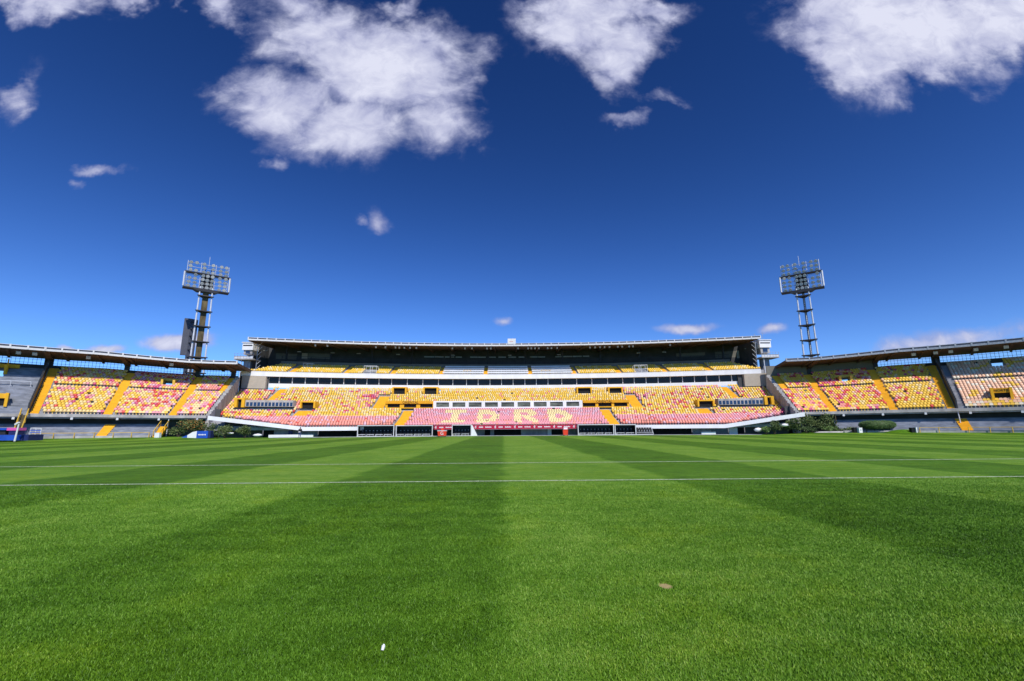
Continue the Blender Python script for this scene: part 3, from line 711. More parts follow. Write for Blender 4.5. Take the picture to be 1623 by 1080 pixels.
# white press desks
for (a, b_) in ((703, 767), (773, 837), (843, 906)):
    xa, xb = mainx(a, 23, 15), mainx(b_, 23, 15)
    for i in range(0, 7, 2):
        o0, o1, z = urows[i]
        mb = MB(); mb.sweep(MP, lin(xa, xb, 3), rect(o0+.15, o0+.2, z+.5, z+.78), M['white']); mb.sweep(MP, lin(xa, xb, 3), rect(o0+.1, o0+.7, z+.78, z+.84), M['white'])
        xx = xa+.4
        while xx < xb-.3:
            mb.sweep(MP, [xx, xx+.38], rect(o0+.95, o0+1.0, z+.5, z+1.02), M['darkmetal']); xx += .62
        mb.build('press_desk', main)
# camera platforms with white railings
for (a, b_, py0, py1) in ((480, 494, 585, 576), (577, 597, 593, 580), (1006, 1026, 591, 579), (735, 746, 593, 587), (858, 872, 593, 587)):
    o = 21.6 if py0 > 588 else 25; x_ = mainx(a, o, 15); Yd = Y0+o-KK*x_*x_; z0, z1 = W(a, py0, Yd).z, W(a, py1, Yd).z; xa, xb = x_, mainx(b_, o, 15)
    m_ = M['whitemetal'] if py0-py1 > 7 else M['yellowmetal']
    mb = MB()
    for xx in (xa, (xa+xb)/2, xb):
        for oo in (o, o+1.6): mb.bar(MP(xx, oo, z0-.5), MP(xx, oo, z1), .07, m_)
    for zz in (z1, (z0+z1)/2): 
        mb.bar(MP(xa, o, zz), MP(xb, o, zz), .07, m_); mb.bar(MP(xa, o+1.6, zz), MP(xb, o+1.6, zz), .07, m_); mb.bar(MP(xa, o, zz), MP(xa, o+1.6, zz), .07, m_); mb.bar(MP(xb, o, zz), MP(xb, o+1.6, zz), .07, m_)
    mb.sweep(MP, [xa, xb], rect(o, o+1.6, z0-.1, z0), M['lip'])
    mb.build('camera_platform', main)
for (a, b_, py) in ((424, 448, 589.5), (1153, 1181, 586.5)):
    o = 22; x_ = mainx(a, o, 14.5); zz = W(a, py, Y0+o-KK*x_*x_).z; mb = MB(); mb.sweep(MP, [x_, mainx(b_, o, 14.5)], rect(o, o+.8, zz-.2, zz+.12), M['whitemetal'])
    mb.sweep(MP, [x_+1, mainx(b_, o, 14.5)-.6], rect(o-.05, o-.01, zz-.45, zz-.18), M['blue']); mb.build('commentary_desk', main)
# back concourse and roof
zR0 = zc(548.6, 107.8); zR1 = zc(557.5, 120.5)
oR0, oR1 = 19.8, 32.5
mb = MB(); mb.sweep(MP, lin(ul+3, ur-3, 3), rect(27.6, 27.8, zU1-.6, zo(578.5, 27.6)+.1), M['midwall']); mb.build('concourse_wall', main)
mb = MB(); xx = ul+3
while xx < ur-3:
    mb.bar(MP(xx, 27.9, zU1), MP(xx, 27.9, zo(570.5, 27.9)), .1, M['darkmetal']); xx += 3.1
for py in (570.5, 573, 575.5): mb.sweep(MP, lin(ul+3, ur-3, 3), rect(27.88, 27.95, zo(py, 27.9)-.04, zo(py, 27.9)+.04), M['darkmetal'])
mb.build('concourse_railing', main)
mb = MB(); mb.sweep(MP, lin(XB0+3, XB1-3, 3), rect(31.5, 31.8, zU1-2, zR1+.1), M['darkwall']); mb.sweep(MP, lin(XB0+3, XB1-3, 3), rect(27.8, 31.5, zU1-.6, zU1-.2), M['darkwall']); bw = mb.build('back_wall', main)
for (a, b_, p0, p1, mm) in ((437, 470, 569, 560, 'midwall'), (478, 487, 569, 560, 'beige'), (1072, 1118, 566, 560.5, 'midwall'), (1134, 1168, 568, 558, 'midwall'), (1168, 1181, 568, 556, 'beige'), (488, 525, 568, 560, 'midwall')):
    xa, xb = mainx(a, 31.4, 18.5), mainx(b_, 31.4, 18.5); Yd = Y0+31.4-KK*xa*xa
    p = MB(); p.sweep(MP, [xa, xb], rect(31.38, 31.46, W(a, p0, Yd).z, W(a, p1, Yd).z), M[mm]); p.build('wall_panel', bw)
for (a, b_) in ((672, 688), (689, 703), (705, 720), (722, 732), (745, 757), (758, 770), (775, 786), (790, 802), (806, 818), (822, 833), (840, 852), (853, 864), (880, 892), (893, 907), (908, 922), (924, 934)):
    p = MB(); p.sweep(MP, [mainx(a, 31.4, 19), mainx(b_, 31.4, 19)], rect(31.36, 31.46, zo(567.3, 31.4), zo(565.5, 31.4)), M['greymetal']); p.build('window', bw)
def seg_roof(P, us, o0, o1, zf, zb_, th, rib, ribstep, name, parent, postd, wm, ribh=.75):
    mb = MB(); mb.sweep(P, us, [(o0+.12, zf), (o1, zb_), (o1, zb_+th), (o0+.12, zf+th)], M['roofunder'])
    u = us[0]
    while u <= us[-1]+.001:
        u1 = u+rib
        mb.sweep(P, [u, u1], [(o0+.3, zf-.02), (o1-.5, zb_-.02), (o1-.5, zb_-ribh), (o0+.3, zf-.22)], M['roofunder']); u += ribstep
    rf = mb.build(name, parent)
    e = MB(); e.sweep(P, us, rect(o0-.1, o0+.1, zf-.05, zf+.30), wm)
    e.sweep(P, us, rect(o0+.0, o0+.1, zf+.31, zf+.58), M['roofblue']); e.sweep(P, us, rect(o0-.02, o0+.1, zf+.585, zf+.66), wm)
    u = us[0]
    while u <= us[-1]+.001:
        e.sweep(P, [u, u+rib*.8], rect(o0-.14, o0-.11, zf-.02, zf+.70), wm); u += postd
    e.build('gutter', rf); return rf
rl, rr_ = mainx(393, oR0, zR0), mainx(1206, oR0, zR0)
roof = seg_roof(MP, lin(rl, rr_, 2), oR0, oR1, zR0, zR1, .35, .22, 5.4, 'roof', main, 1.78, M['whitemetal'])
for k in range(12):      # rear roof posts
    x = rl+4+k*(rr_-rl-8)/11; mb = MB(); mb.box(MP(x, 28.6, (zU1+zR1)/2), (.35, .35, zR1-zU1+.3), M['darkmetal']); mb.build('column', main)
for sg_ in (-1, 1):      # closed flanks of the upper tier
    mb = MB(); xx = xend(24, 1)
    mb.sweep(MP, [sg_*(xx-.3), sg_*xx], rect(22.2, 32, 3, 14.4), M['darkwall'])
    xf = abs(mainx(402 if sg_ < 0 else 1195, 25, 17)); mb.sweep(MP, [sg_*xf, sg_*(xf+.25)], [(24.5, 13.5), (32.4, 13.5), (32.4, zR1-.02), (24.5, zR0+.15)], M['darkwall'])
    mb.sweep(MP, [sg_*(xf-3.5), sg_*xf], rect(31.4, 31.7, 12, zR1+.02), M['darkwall'])
    mb.build('flank_wall', main)
lampx = [500, 519, 596, 611, 627, 633, 641, 650, 660, 717, 737, 748, 772, 778, 821, 837, 842, 848, 854, 868, 874, 883, 935, 943, 951, 958, 966, 979, 986, 997, 1003, 1062]
for a in lampx:
    x = mainx(a, oR0+.5, zR0-.3); c = Vector(MP(x, oR0+.5, zR0-.5)); mb = MB()
    mb.box(c, (.34, .22, .42), M['lampglass'], rx=R(25)); mb.bar(c+Vector((0, .1, .1)), c+Vector((0, .1, .5)), .06, M['darkmetal']); mb.build('floodlamp', roof)
for a in (421, 474, 527, 568, 631, 718, 886, 1012, 1053, 1184, 808):
    x = mainx(a, 28.2, 19); c = Vector(MP(x, 28.2, zo(563.5, 28.2))); mb = MB(); mb.box(c, (.9, .3, .16), M['lampglass']); mb.bar(c, c+Vector((0, 0, 1.6)), .05, M['darkmetal']); mb.build('ceiling_lamp', roof)
# sign on the roof
c = W(811, 541.5, 107.9); mb = MB(); mb.box(c, (1.95, .25, 1.35), M['whitemetal']); mb.box(c+Vector((-.7, 0, -.9)), (.1, .1, .6), M['greymetal']); mb.box(c+Vector((.7, 0, -.9)), (.1, .1, .6), M['greymetal'])
sg = empty('roof_sign', (c.x, c.y, c.z-1), 'small white square sign standing on the main roof edge', 'sign')
mb.build('sign_panel', sg)
mb = MB(); mb.box(c+Vector((-.1, -.14, -.05)), (.9, .02, .1), mat('faded_red_print', (.6, .25, .2), .6)); mb.build('faded_print', sg)

# ================================================================== SIDE STANDS
def stand_side(m):
    P = SP[m]; side = 'left' if m < 0 else 'right'
    t0 = 13.9; tdiv = 39.6 if m < 0 else 38.4; t1 = 74.0
    c0 = P(25, 5, 0); c1 = P(52, 5, 0)
    st = empty('side_grandstand', c0, 'curved yellow and red seated stand '+('left' if m < 0 else 'right')+' of the main stand', 'grandstand')
    if m < 0: en = empty('end_grandstand', c1, 'bare grey concrete bench stand at the far left edge', 'grandstand')
    else: en = empty('end_grandstand', c1, 'stand of pale cream seats at the far right edge', 'grandstand')
    # rows
    TS = .667; rows = [(.35+TS*i, .35+TS*(i+1), sidez(.35+TS*i)) for i in range(12)]
    ow = 8.35; rows2 = [(ow+.45+TS*i, ow+.45+TS*(i+1), sidez(ow+.45+TS*i)+.1) for i in range(9)]
    walk = [(ow, ow+.45, sidez(ow)-.2)]
    allr = rows+walk+rows2
    def th(px, o, z): return sidet(m, px, o, z)
    H = []; HE = []
    if m < 0: a, b_ = th(259, 11, 10.5), th(274, 11, 10.5); H.append((min(a, b_), max(a, b_), 10.5, 12.4))
    else:
        a, b_ = th(1333, 11, 10.8), th(1347, 11, 10.8); H.append((min(a, b_), max(a, b_), 10.5, 12.4))
        a, b_ = th(1571, 14, 12.5), th(1589, 14, 12.5); HE.append((min(a, b_), max(a, b_), 12.6, 14.3))
        a, b_ = th(1575, 3, 5.6), th(1602, 3, 5.6); LV = (min(a, b_), max(a, b_), 2.6, 4.3)
    if m < 0:
        HE.append((th(6, 12, 11), 60, 12.1, 13.6)); LV = (th(9, 3, 6), 60, 2.6, 4.3)
    for (par, ua, ub, hs, mm) in ((st, t0, tdiv, H, M['concrete']), (en, tdiv, t1, HE, M['greybench'] if m < 0 else M['concrete'])):
        mb = MB(); rows_solid(mb, P, (ua, ub), 1.2, allr, mm, hs, .75); mb.build('terrace', par)
        mb = MB(); mb.sweep(P, lin(ua, ub, 1.2), rect(-.15, .35, SZ0-.30, SZ0+.16), M['lip']); lip = mb.build('lip', par)
        # under-lip wall and lower terrace
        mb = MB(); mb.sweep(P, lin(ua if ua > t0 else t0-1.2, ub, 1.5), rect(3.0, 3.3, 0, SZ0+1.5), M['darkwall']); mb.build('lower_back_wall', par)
        # back wall on top
        ob = ow+.45+TS*9+.3; zb_ = sidez(ob)+.25
        mb = MB()
        if m > 0 and par is st:
            tc_ = th(1386, ob, 14); mb.sweep(P, lin(t0, tc_, 1.2), rect(ob, ob+.3, zb_-.8, 15.2), M['midwall']); mb.sweep(P, lin(tc_, ub, 1.2), rect(ob, ob+.3, zb_-.8, zb_+.05), M['darkwall'])
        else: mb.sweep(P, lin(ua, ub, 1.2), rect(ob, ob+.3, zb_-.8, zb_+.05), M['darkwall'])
        if par is st: mb.sweep(P, lin(9.5, t0+.3, 1), rect(17.6, 17.9, 2, 14.6), M['darkwall'])
        mb.build('back_wall', par)
        # mesh of bars in the gap
        mb = MB(); ga = ua if not (m > 0 and par is st) else tc_
        u = ga
        while u < ub:
            mb.bar(P(u, ob+.15, zb_), P(u, ob+.15, zb_+1.5), .035, M['darkmetal']); u += .45
        for zz in (.35, .95): mb.sweep(P, lin(ga, ub, 1.2), rect(ob+.13, ob+.17, zb_+zz, zb_+zz+.045), M['darkmetal'])
        mb.build('gap_railing', par)
        # lower terrace
        la = ua
        if par is st: la = 21.2 if m < 0 else th(1330, -2, 1.5)
        lr = [(-4+.75*i, -4+.75*(i+1), .42+.27*i) for i in range(9)]
        mb = MB(); rows_solid(mb, P, (la, ub), 1.5, lr, M['greybench'], (), .6)
        us = lin(la, ub, 1.5); mb.sweep(P, us, rect(-4.25, -4.0, .1, .62), M['lip'])
        lt = mb.build('lower_terrace', par)
        # yellow rail in front: posts and top rail
        mb = MB(); dps = .0
        u = la+.3
        if par is st and m > 0: u = th(1458, -4.4, .5)
        skip = []
        while u+2.6 < ub+1:
            pa_, pb_ = P(u, -4.45, .25), P(u, -4.45, 1.1); mb.bar(pa_, pb_, .08, M['yellowmetal'])
            pc_ = P(u+2.75, -4.45, 1.1); mb.bar(pb_, pc_, .07, M['yellowmetal']); u += 2.75
            if u > 60: break
        mb.build('front_railing', par)
        for (la_px) in ((163, 693) if m < 0 else (1532, 686),):
            tt = th(la_px[0], -2.5, 1)
            if ua <= tt <= ub: stairs('stair_aisle', P, tt, .75, lr[:8], M['yellowpaint'], par)
        u = ua+1.5
        while u < min(ub, 56):      # small white lamps under the lip
            c = Vector(P(u, -.1, SZ0-.55)); mb = MB(); mb.box(c, (.3, .3, .36), M['whitemetal'], rz=-m*R(u)); mb.bar(c, c+Vector((0, .05, .35)), .05, M['greymetal']); mb.build('lip_lamp', lip); u += 6.2
        # roof
        ra = ua
        if par is st: ra = th(376 if m < 0 else 1246, 7.9, 14.5)
        zf = 15.15; zbk = 14.75
        rf = seg_roof(P, lin(ra, ub, 1.0), 7.9, 17.2, zf, zbk, .3, .28, 4.2, 'roof', par, 1.95, M['whitemetal'] if m < 0 else M['greymetal'], .3)  # right edge in grey metal: its weaker sunlight put into colour
        for px_ in ((29, 55, 140, 272) if m < 0 else (1448, 1483, 1507, 1547, 1595)):
            tt = th(px_, 8.6, 14.4)
            if ra < tt < ub:
                c = Vector(P(tt, 8.6, 14.55)); mb = MB(); mb.box(c, (.6, .35, .5), M['lampglass'], rz=-m*R(tt), rx=R(20)); mb.bar(c, c+Vector((0, .1, .6)), .07, M['darkmetal']); mb.build('floodlamp', rf)
        # columns carrying the roof
        cols = ([74, 202, 314, 370] if m < 0 else [1282, 1387, 1508]) if par is st else []
        for px_ in cols:
            tt = th(px_, ob+.1, 14) if px_ not in (74, 1508) else tdiv
            c = P(tt, ob+.2, 0); wd = 1.2 if px_ in (74, 1508) else .75
            mb = MB(); mb.box((c[0], c[1], 7.4), (wd, .8, 14.8), M['darkmetal'], rz=-m*R(tt)); mb.build('column', par)
            mb = MB()
            mb.sweep(P, [tt-.35, tt+.35], [(9.0, zf-.1), (ob+.6, zbk-.1), (ob+.6, zbk-.7)], M['roofunder']); mb.build('bracket', rf)
        # aisles
        if par is st:
            A = []
            for (pa_, oa, za, rws) in (((273, .5, 4.2, allr), (170, .5, 4.2, allr), (359, 11, 11, rows2)) if m < 0 else ((1321, .5, 4.2, allr), (1417, .5, 4.2, allr), (1238, 11, 11, rows2))):
                tt = th(pa_, oa, za); A.append((tt, rws[0][0])); stairs('stair_aisle', P, tt, .62, rws, M['yellowpaint'], par)
            tt = tdiv-.75; A.append((tt, 0)); stairs('stair_aisle', P, tt, .52, allr, M['yellowpaint'], par)
            # raking screen by the divider and the stepped edge wall beside the main stand
            mb = MB()
            for (o0, o1, z) in allr: mb.sweep(P, [tdiv-.12, tdiv+.12], rect(o0, o1, z-.4, z+1.7), M['darkmetal'])
            mb.build('divider_screen', par)
            mb = MB()
            for i, (o0, o1, z) in enumerate(allr): mb.sweep(P, [t0-.35, t0+.25], rect(o0, o1, z-6, z+.3+(.12 if i % 2 else 0)), M['lip']); mb.sweep(P, [t0+.25, t0+.5], rect(o0, o1, z-.2, z+.12), M['darkwall'])
            mb.build('edge_wall', par)
        else: A = []; A.append((tdiv+.6, 0))
        # opening surrounds
        for (h0, h1, ho0, ho1) in hs:
            if h1-h0 > 10: continue
            z = sidez(ho0)+.1; mb = MB()
            mm2 = M['yellowmetal']
            if par is st:
                for (a_, b2) in ((h0-.35, h0), (h1, h1+.35)): mb.sweep(P, [a_, b2], rect(ho0-.1, ho1, z-.5, z+1.2), mm2)
                mb.sweep(P, [h0-1.3, h1+1.3], rect(ho1-.2, ho1, z+1.0, z+1.6), mm2)
                for uu in (h0-1.3, (h0+h1)/2, h1+1.3): mb.bar(P(uu, ho1-.1, z+1.5), P(uu, ho1-.1, z+2.3), .07, mm2)
                mb.bar(P(h0-1.3, ho1-.1, z+2.3), P(h1+1.3, ho1-.1, z+2.3), .07, mm2)
                mb.build('opening_surround', par)
        if par is en:
            l0, l1, lo0, lo1 = LV; l1 = min(l1, 50); z = sidez(lo0); mb = MB()
            mb.sweep(P, lin(l0, l1, 2), rect(lo0-.3, lo0-.15, z+1.0, z+1.75), M['amber'] if m > 0 else M['yellowpaint'])
            for uu in (l0-.25, l1): mb.sweep(P, [uu, uu+.35], rect(lo0-.5, lo1, z-.3, z+1.85), M['yellowpaint'])
            v = mb.build('vomitory', par)
            mb = MB(); mb.sweep(P, lin(l0, l1, 2), rect(lo0, lo0+.1, z-.2, z+1.3), M['black']); mb.build('doorway_shade', v)  # black sheet in place of the passage's own shade
            if m > 0:
                tm = (l0+l1)/2; pp = P(tm, lo0-.34, z+1.37); textmesh('lettering', 'NORTE', .5, M['blackpaint'], v, Matrix.Translation(pp) @ Matrix.Rotation(-R(tm), 4, 'Z') @ Matrix.Rotation(R(90), 4, 'X'))
            if m < 0:
                h0 = HE[0][0]; z = sidez(12.1)+.1; mb = MB()
                mb.sweep(P, [h0-.3, h0+.1], rect(12.0, 13.6, z-.3, z+1.3), M['yellowpaint']); mb.sweep(P, lin(h0-1.4, h0+8, 2), rect(13.4, 13.6, z+.95, z+1.6), M['yellowpaint']); mb.bar(P(h0-.2, 12, z), P(h0-.2, 12, z+2.4), .12, M['yellowpaint'])
                mb.build('opening_surround', par)
                mb = MB()
                for oo in (8.3, ): 
                    zz = sidez(oo); mb.bar(P(tdiv+.8, oo, zz+.7), P(t1, oo, zz+.7), .07, M['palepost']) if False else None
                    u = tdiv+1
                    while u < 56: mb.bar(P(u, oo, zz-.2), P(u, oo, zz+.75), .06, M['palepost']); mb.bar(P(u, oo, zz+.75), P(u+2.2, oo, zz+.75), .06, M['palepost']); u += 2.2
                mb.build('walkway_railing', par)
        # seats
        if par is st or m > 0:
            ss = []
            for i, (o0, o1, z) in enumerate(rows+rows2):
                rad = BR+o0+.15; dth = math.degrees(.46/rad); u = ua+(.6 if par is st else .9)
                ulim = min(ub-.3, 58)
                while u < ulim:
                    ok = not any(abs(u-tt) < math.degrees((.72 if tt != tdiv-.75 else .75)/rad) and o0 >= oa-.1 for tt, oa in A)
                    for (h0, h1, ho0, ho1) in hs+([LV] if par is en else []):
                        pad = .45 if par is st else .1
                        if h0-pad < u < h1+pad and ho0-.5 < o0 < ho1+.2: ok = False
                    if ok and random.random() > .006:
                        n1 = lown(u*.8+(0 if m < 0 else 99), i*.5+3); n2 = lown(u*.25+31+(40 if m > 0 else 0), i*.12)
                        rr = random.random()
                        if par is st:
                            A0 = sorted(a_[0] for a_ in A if a_[1] < 1)
                            blk = 0 if u < A0[0] else (1 if u < A0[1] else 2)
                            pr = ((.42, .5, .2) if m < 0 else (.36, .38, .14))[blk]
                            pr *= 2.0 if n1 > .66 else (1.0 if n1 > .4 else .55)
                            if rr < pr: k = random.choice(['red', 'salmon', 'magenta', 'pink', 'salmon', 'red']) if m > 0 else random.choice(['red', 'salmon', 'magenta', 'pink', 'pink', 'salmon', 'mauve'])
                            else: k = ('yellow' if random.random() < (.8 if m > 0 else .5) else 'yellowf') if random.random() > .04 else 'cream'
                        else:
                            k = 'cream' if rr < .8 else 'pale'
                            if (n1 > .72 and rr > .4) or (i < 2 and rr < .3): k = 'yellowf' if rr < .2 else 'yellow'
                        ss.append((P(u, o0+.15, z), -R(u)*(-m) if m > 0 else R(u), k))
                    u += dth
            lay_seats([(p_, (-R(0)+ (a_)), k_) for (p_, a_, k_) in [(q_[0], 0, q_[2]) for q_ in []]]+[(s3[0], math.atan2(-(s3[0][0]-(BX if m < 0 else 1-BX)), (s3[0][1]-BY)), s3[2]) for s3 in ss], par)
    return st, en
for m_ in (-1, 1): stand_side(m_)

# ================================================================== CORNER CABIN TOWERS
def cabin_tower(px0, px1, pb0, pb1, yt, yc, yb0, yb1, lab, m):
    Yd = 103.0; mm = MB(); a = W(px0, yc, Yd); b_ = W(px1, yc, Yd); zt_ = W(px0, yt, Yd).z; cxx = (a.x+b_.x)/2; wdt = abs(b_.x-a.x)
    e = empty('cabin_tower', (cxx, Yd, 0), lab, 'tower', 'cabin towers at the main roof ends')
    z1 = a.z; b0 = W(pb0, yb0, Yd); b1 = W(pb1, yb0, Yd); zb0 = b0.z; zb1 = W(pb0, yb1, Yd).z
    mm.box((cxx, Yd+1.2, (z1+zt_)/2), (wdt, 2.6, zt_-z1), M['white']); mm.box((cxx, Yd+1.2, zt_+.12), (wdt+.3, 2.9, .2), M['whitemetal']); cb = mm.build('cabin', e)
    mm = MB(); mm.box((cxx, Yd-.12, zt_-(zt_-z1)*.35), (wdt*.86, .06, .22), M['glass']); mm.build('window', cb)
    mm = MB(); mm.box((cxx, Yd+1.3, (z1+zb0)/2), (wdt*.8, 2.2, z1-zb0), M['lip']); mm.box((cxx, Yd+.15, (z1+zb0)/2), (wdt*.4, .05, (z1-zb0)*.7), M['blueglass']); mm.build('lower_room', e)
    mm = MB(); bx = (b0.x+b1.x)/2; bw_ = b1.x-b0.x
    mm.box((bx, Yd+.8, zb1+.12), (bw_, 3.4, .24), M['lip'])
    for xx in lin(b0.x+.05, b1.x-.05, .8): mm.bar((xx, Yd-.85, zb1+.2), (xx, Yd-.85, zb0+.1), .05, M['greymetal'])
    for zz in (zb0+.1, (zb0+zb1)/2+.15): mm.bar((b0.x, Yd-.85, zz), (b1.x, Yd-.85, zz), .06, M['greymetal'])
    mm.box((bx, Yd-.8, (zb0+zb1)/2-.1), (bw_*.98, .05, (zb0-zb1)*.45), M['palepost'])
    mm.build('balcony', e)
    mm = MB(); mm.box((cxx+.2*m, Yd+1.4, zb1/2+0.0), (1.5, 1.6, zb1), M['concrete']); mm.bar((cxx-.9, Yd-.4, 12), (cxx-.9, Yd-.4, zb1), .14, M['palepost']); mm.build('shaft', e)
    mm = MB(); k = 0
    for zz in lin(zb1-4, zt_-.6, 1.2): 
        mm.bar((cxx-m*2.1, Yd+.5, zz), (cxx-m*2.9, Yd+.5, zz+.8), .06, M['palepost'])
    mm.bar((cxx-m*2.0, Yd+.5, zb1-4), (cxx-m*2.0, Yd+.5, zt_-.3), .1, M['greymetal']); mm.bar((cxx-m*2.0, Yd+.5, zt_-.3), (cxx-m*1.2, Yd+.5, zt_-.3), .1, M['greymetal']); mm.build('stair_frame', e)
    return e, cxx, zt_
cabin_tower(384, 401, 375, 405, 544, 555, 562, 571, 'white cabin tower with balcony at the left end of the main roof', -1)
e_, cxr, ztr = cabin_tower(1204, 1222, 1203, 1231, 540, 551, 560, 568, 'white cabin tower with balcony and antennas at the right end of the main roof', 1)
for dx, h in ((-1.9, 1.5), (.0, 1.9), (-.6, 1.2)): mm = MB(); mm.bar((cxr+dx, 103.6, ztr), (cxr+dx, 103.6, ztr+h+.2), .05, M['greymetal']); mm.bar((cxr+dx-.3, 103.6, ztr+h), (cxr+dx+.3, 103.6, ztr+h-.1), .04, M['greymetal']); mm.build('antenna', e_)

# ================================================================== FLOODLIGHT TOWERS
def flood(m, pxc, pyb, pyt, pwid, lab, core, flip):
    Yd = 116.0; base = W(pxc, pyb, Yd); zb = base.z; zt_ = W(pxc, pyt, Yd).z; H_ = zt_-zb
    e = empty('floodlight_tower', (base.x, Yd, 0), lab, 'floodlight', 'floodlight towers behind the side stands')
    ang = m*R(-38); wd = pwid
    X = Vector((math.cos(ang), math.sin(ang), 0)); Yv = Vector((-math.sin(ang), math.cos(ang), 0)); B = Vector((base.x, Yd, 0))
    def L3(a, b_, c): return B+X*a+Yv*b_+Vector((0, 0, c))
    bt, tp = 1.75, 1.35
    for k, (a, b_) in enumerate(((-1, -.6), (1, -.6), (.0, 1.0))):
        mb = MB(); mb.tube(L3(a*bt, b_*bt, 0), L3(a*tp, b_*tp, zb+(.6 if k < 2 else H_*.6)), .23, M['palepost'], .17, 12); mb.build('leg', e, smooth=False)
    z = 3.5; 
    while z < zb-1:
        f_ = bt+(tp-bt)*z/zb; mb = MB()
        pts = [L3(-1.25*f_, -.9*f_, z), L3(1.25*f_, -.9*f_, z), L3(0, 1.3*f_, z)]
        for a_, b2 in ((0, 1), (1, 2), (2, 0)): mb.bar(pts[a_], pts[b2], .24, M['darkmetal'])
        mb.add([tuple(p_) for p_ in pts]+[tuple(p_+Vector((0, 0, .08))) for p_ in pts], [(0, 1, 2), (3, 5, 4), (0, 1, 4, 3), (1, 2, 5, 4), (2, 0, 3, 5)], M['darkmetal'])
        mb.build('brace', e); z += 4.0
    if core:
        mb = MB(); mb.box((base.x, Yd+.1, zb/2), (1.25, 1.1, zb), M['rust'], rz=ang); mb.build('service_shaft', e)
    else:
        mb = MB(); mb.bar(L3(-.15, .2, 0), L3(-.15, .2, zb), .1, M['darkmetal']); mb.bar(L3(.25, .2, 0), L3(.25, .2, zb), .1, M['darkmetal'])
        z = 1
        while z < zb: mb.bar(L3(-.15, .2, z), L3(.25, .2, z), .05, M['darkmetal']); z += .6
        mb.build('ladder', e)
    hw = wd/2
    mb = MB(); mb.hexa([L3(-hw, -1.1, zb-.1), L3(hw, -1.1, zb-.1), L3(hw, 1.0, zb-.1), L3(-hw, 1.0, zb-.1), L3(-hw, -1.1, zb+.14), L3(hw, -1.1, zb+.14), L3(hw, 1.0, zb+.14), L3(-hw, 1.0, zb+.14)], M['darkmetal'])
    mb.hexa([L3(-2, -1.1, zb-.6), L3(2, -1.1, zb-.6), L3(2, 1.0, zb-.6), L3(-2, 1.0, zb-.6), L3(-2.8, -1.1, zb-.1), L3(2.8, -1.1, zb-.1), L3(2.8, 1.0, zb-.1), L3(-2.8, 1.0, zb-.1)], M['darkmetal'])
    mb.build('lower_platform', e)
    zm = zb+H_*.56; mb = MB(); mb.hexa([L3(-hw, -.9, zm), L3(hw, -.9, zm), L3(hw, .6, zm), L3(-hw, .6, zm), L3(-hw, -.9, zm+.26), L3(hw, -.9, zm+.26), L3(hw, .6, zm+.26), L3(-hw, .6, zm+.26)], M['darkmetal']); mb.build('upper_platform', e)
    mb = MB()
    cols = [-.9*hw, -.45*hw, -.12*hw, .12*hw, .42*hw, .9*hw]
    for a in (-.9*hw, -.32*hw, .32*hw, .9*hw): mb.bar(L3(a, -.2, zb), L3(a, -.2, zt_), .10, M['palepost'])
    nr = 7
    for k in range(nr): 
        zz = zb+.55+(H_-.6)*k/(nr-.6); mb.bar(L3(-.9*hw, -.25, zz), L3(.9*hw, -.25, zz), .07, M['greymetal'])
    for s_ in (-1, 1): mb.bar(L3(s_*hw*.985, -1.0, zb+.2), L3(s_*hw*.985, -.85, zm), .3, M['palepost'])
    mb.bar(L3(0, 0, zt_-1), L3(0, 0, zt_+2.0), .07, M['palepost'])
    for s_ in (-1, 1):
        mb.bar(L3(s_*.32*hw, -.1, zb), L3(s_*.12*hw, .3, zt_-1.5), .12, M['darkmetal'])
    mb.hexa([L3(-.30*hw, .3, zb), L3(.30*hw, .3, zb), L3(.30*hw, .8, zb), L3(-.30*hw, .8, zb), L3(-.26*hw, .3, zm), L3(.26*hw, .3, zm), L3(.26*hw, .8, zm), L3(-.26*hw, .8, zm)], M['darkmetal'])
    mb.build('lamp_frame', e)
    # lamps
    lm = MB(); lm.tube((0, 0, 0), (0, -.34, -.16), .2, M['greymetal'], .43, 12); lm.tube((0, -.34, -.16), (0, -.40, -.19), .43, M['greymetal'], .44, 12); lm.tube((0, -.401, -.19), (0, -.42, -.2), .39, M['lampface'], .37, 12); lm.bar((0, .1, .0), (0, 0, 0), .12, M['darkmetal'])
    proto = None
    for i in range(nr):
        for cfrac in (-.78, -.54, -.20, .0, .20, .54, .78):
            if cfrac == 0 and i >= nr-2: continue
            if random.random() < .04: continue
            zz = zb+.55+(H_-.6)*i/(nr-.6)+.12
            loc = L3(cfrac*hw+random.uniform(-.05, .05), -.45, zz)
            if proto is None:
                me_o = lm.build('floodlamp', None); me_o.location = loc; me_o.rotation_euler = (0, 0, ang); me_o.parent = e; me_o.matrix_parent_inverse = PINV(e); proto = me_o
            else:
                c = proto.copy(); COL.objects.link(c); c.location = loc; c.rotation_euler = (R(random.uniform(-8, 8)), 0, ang+R(random.uniform(-10, 10)))
    return e, base
flood(-1, 326.5, 461, 419, 10.1, 'tall floodlight tower with brown shaft beside the dark scoreboard, on the left', True, 1)
flood(1, 1272, 461, 417, 9.8, 'tall floodlight tower with three bare legs behind the right side stand', False, 1)
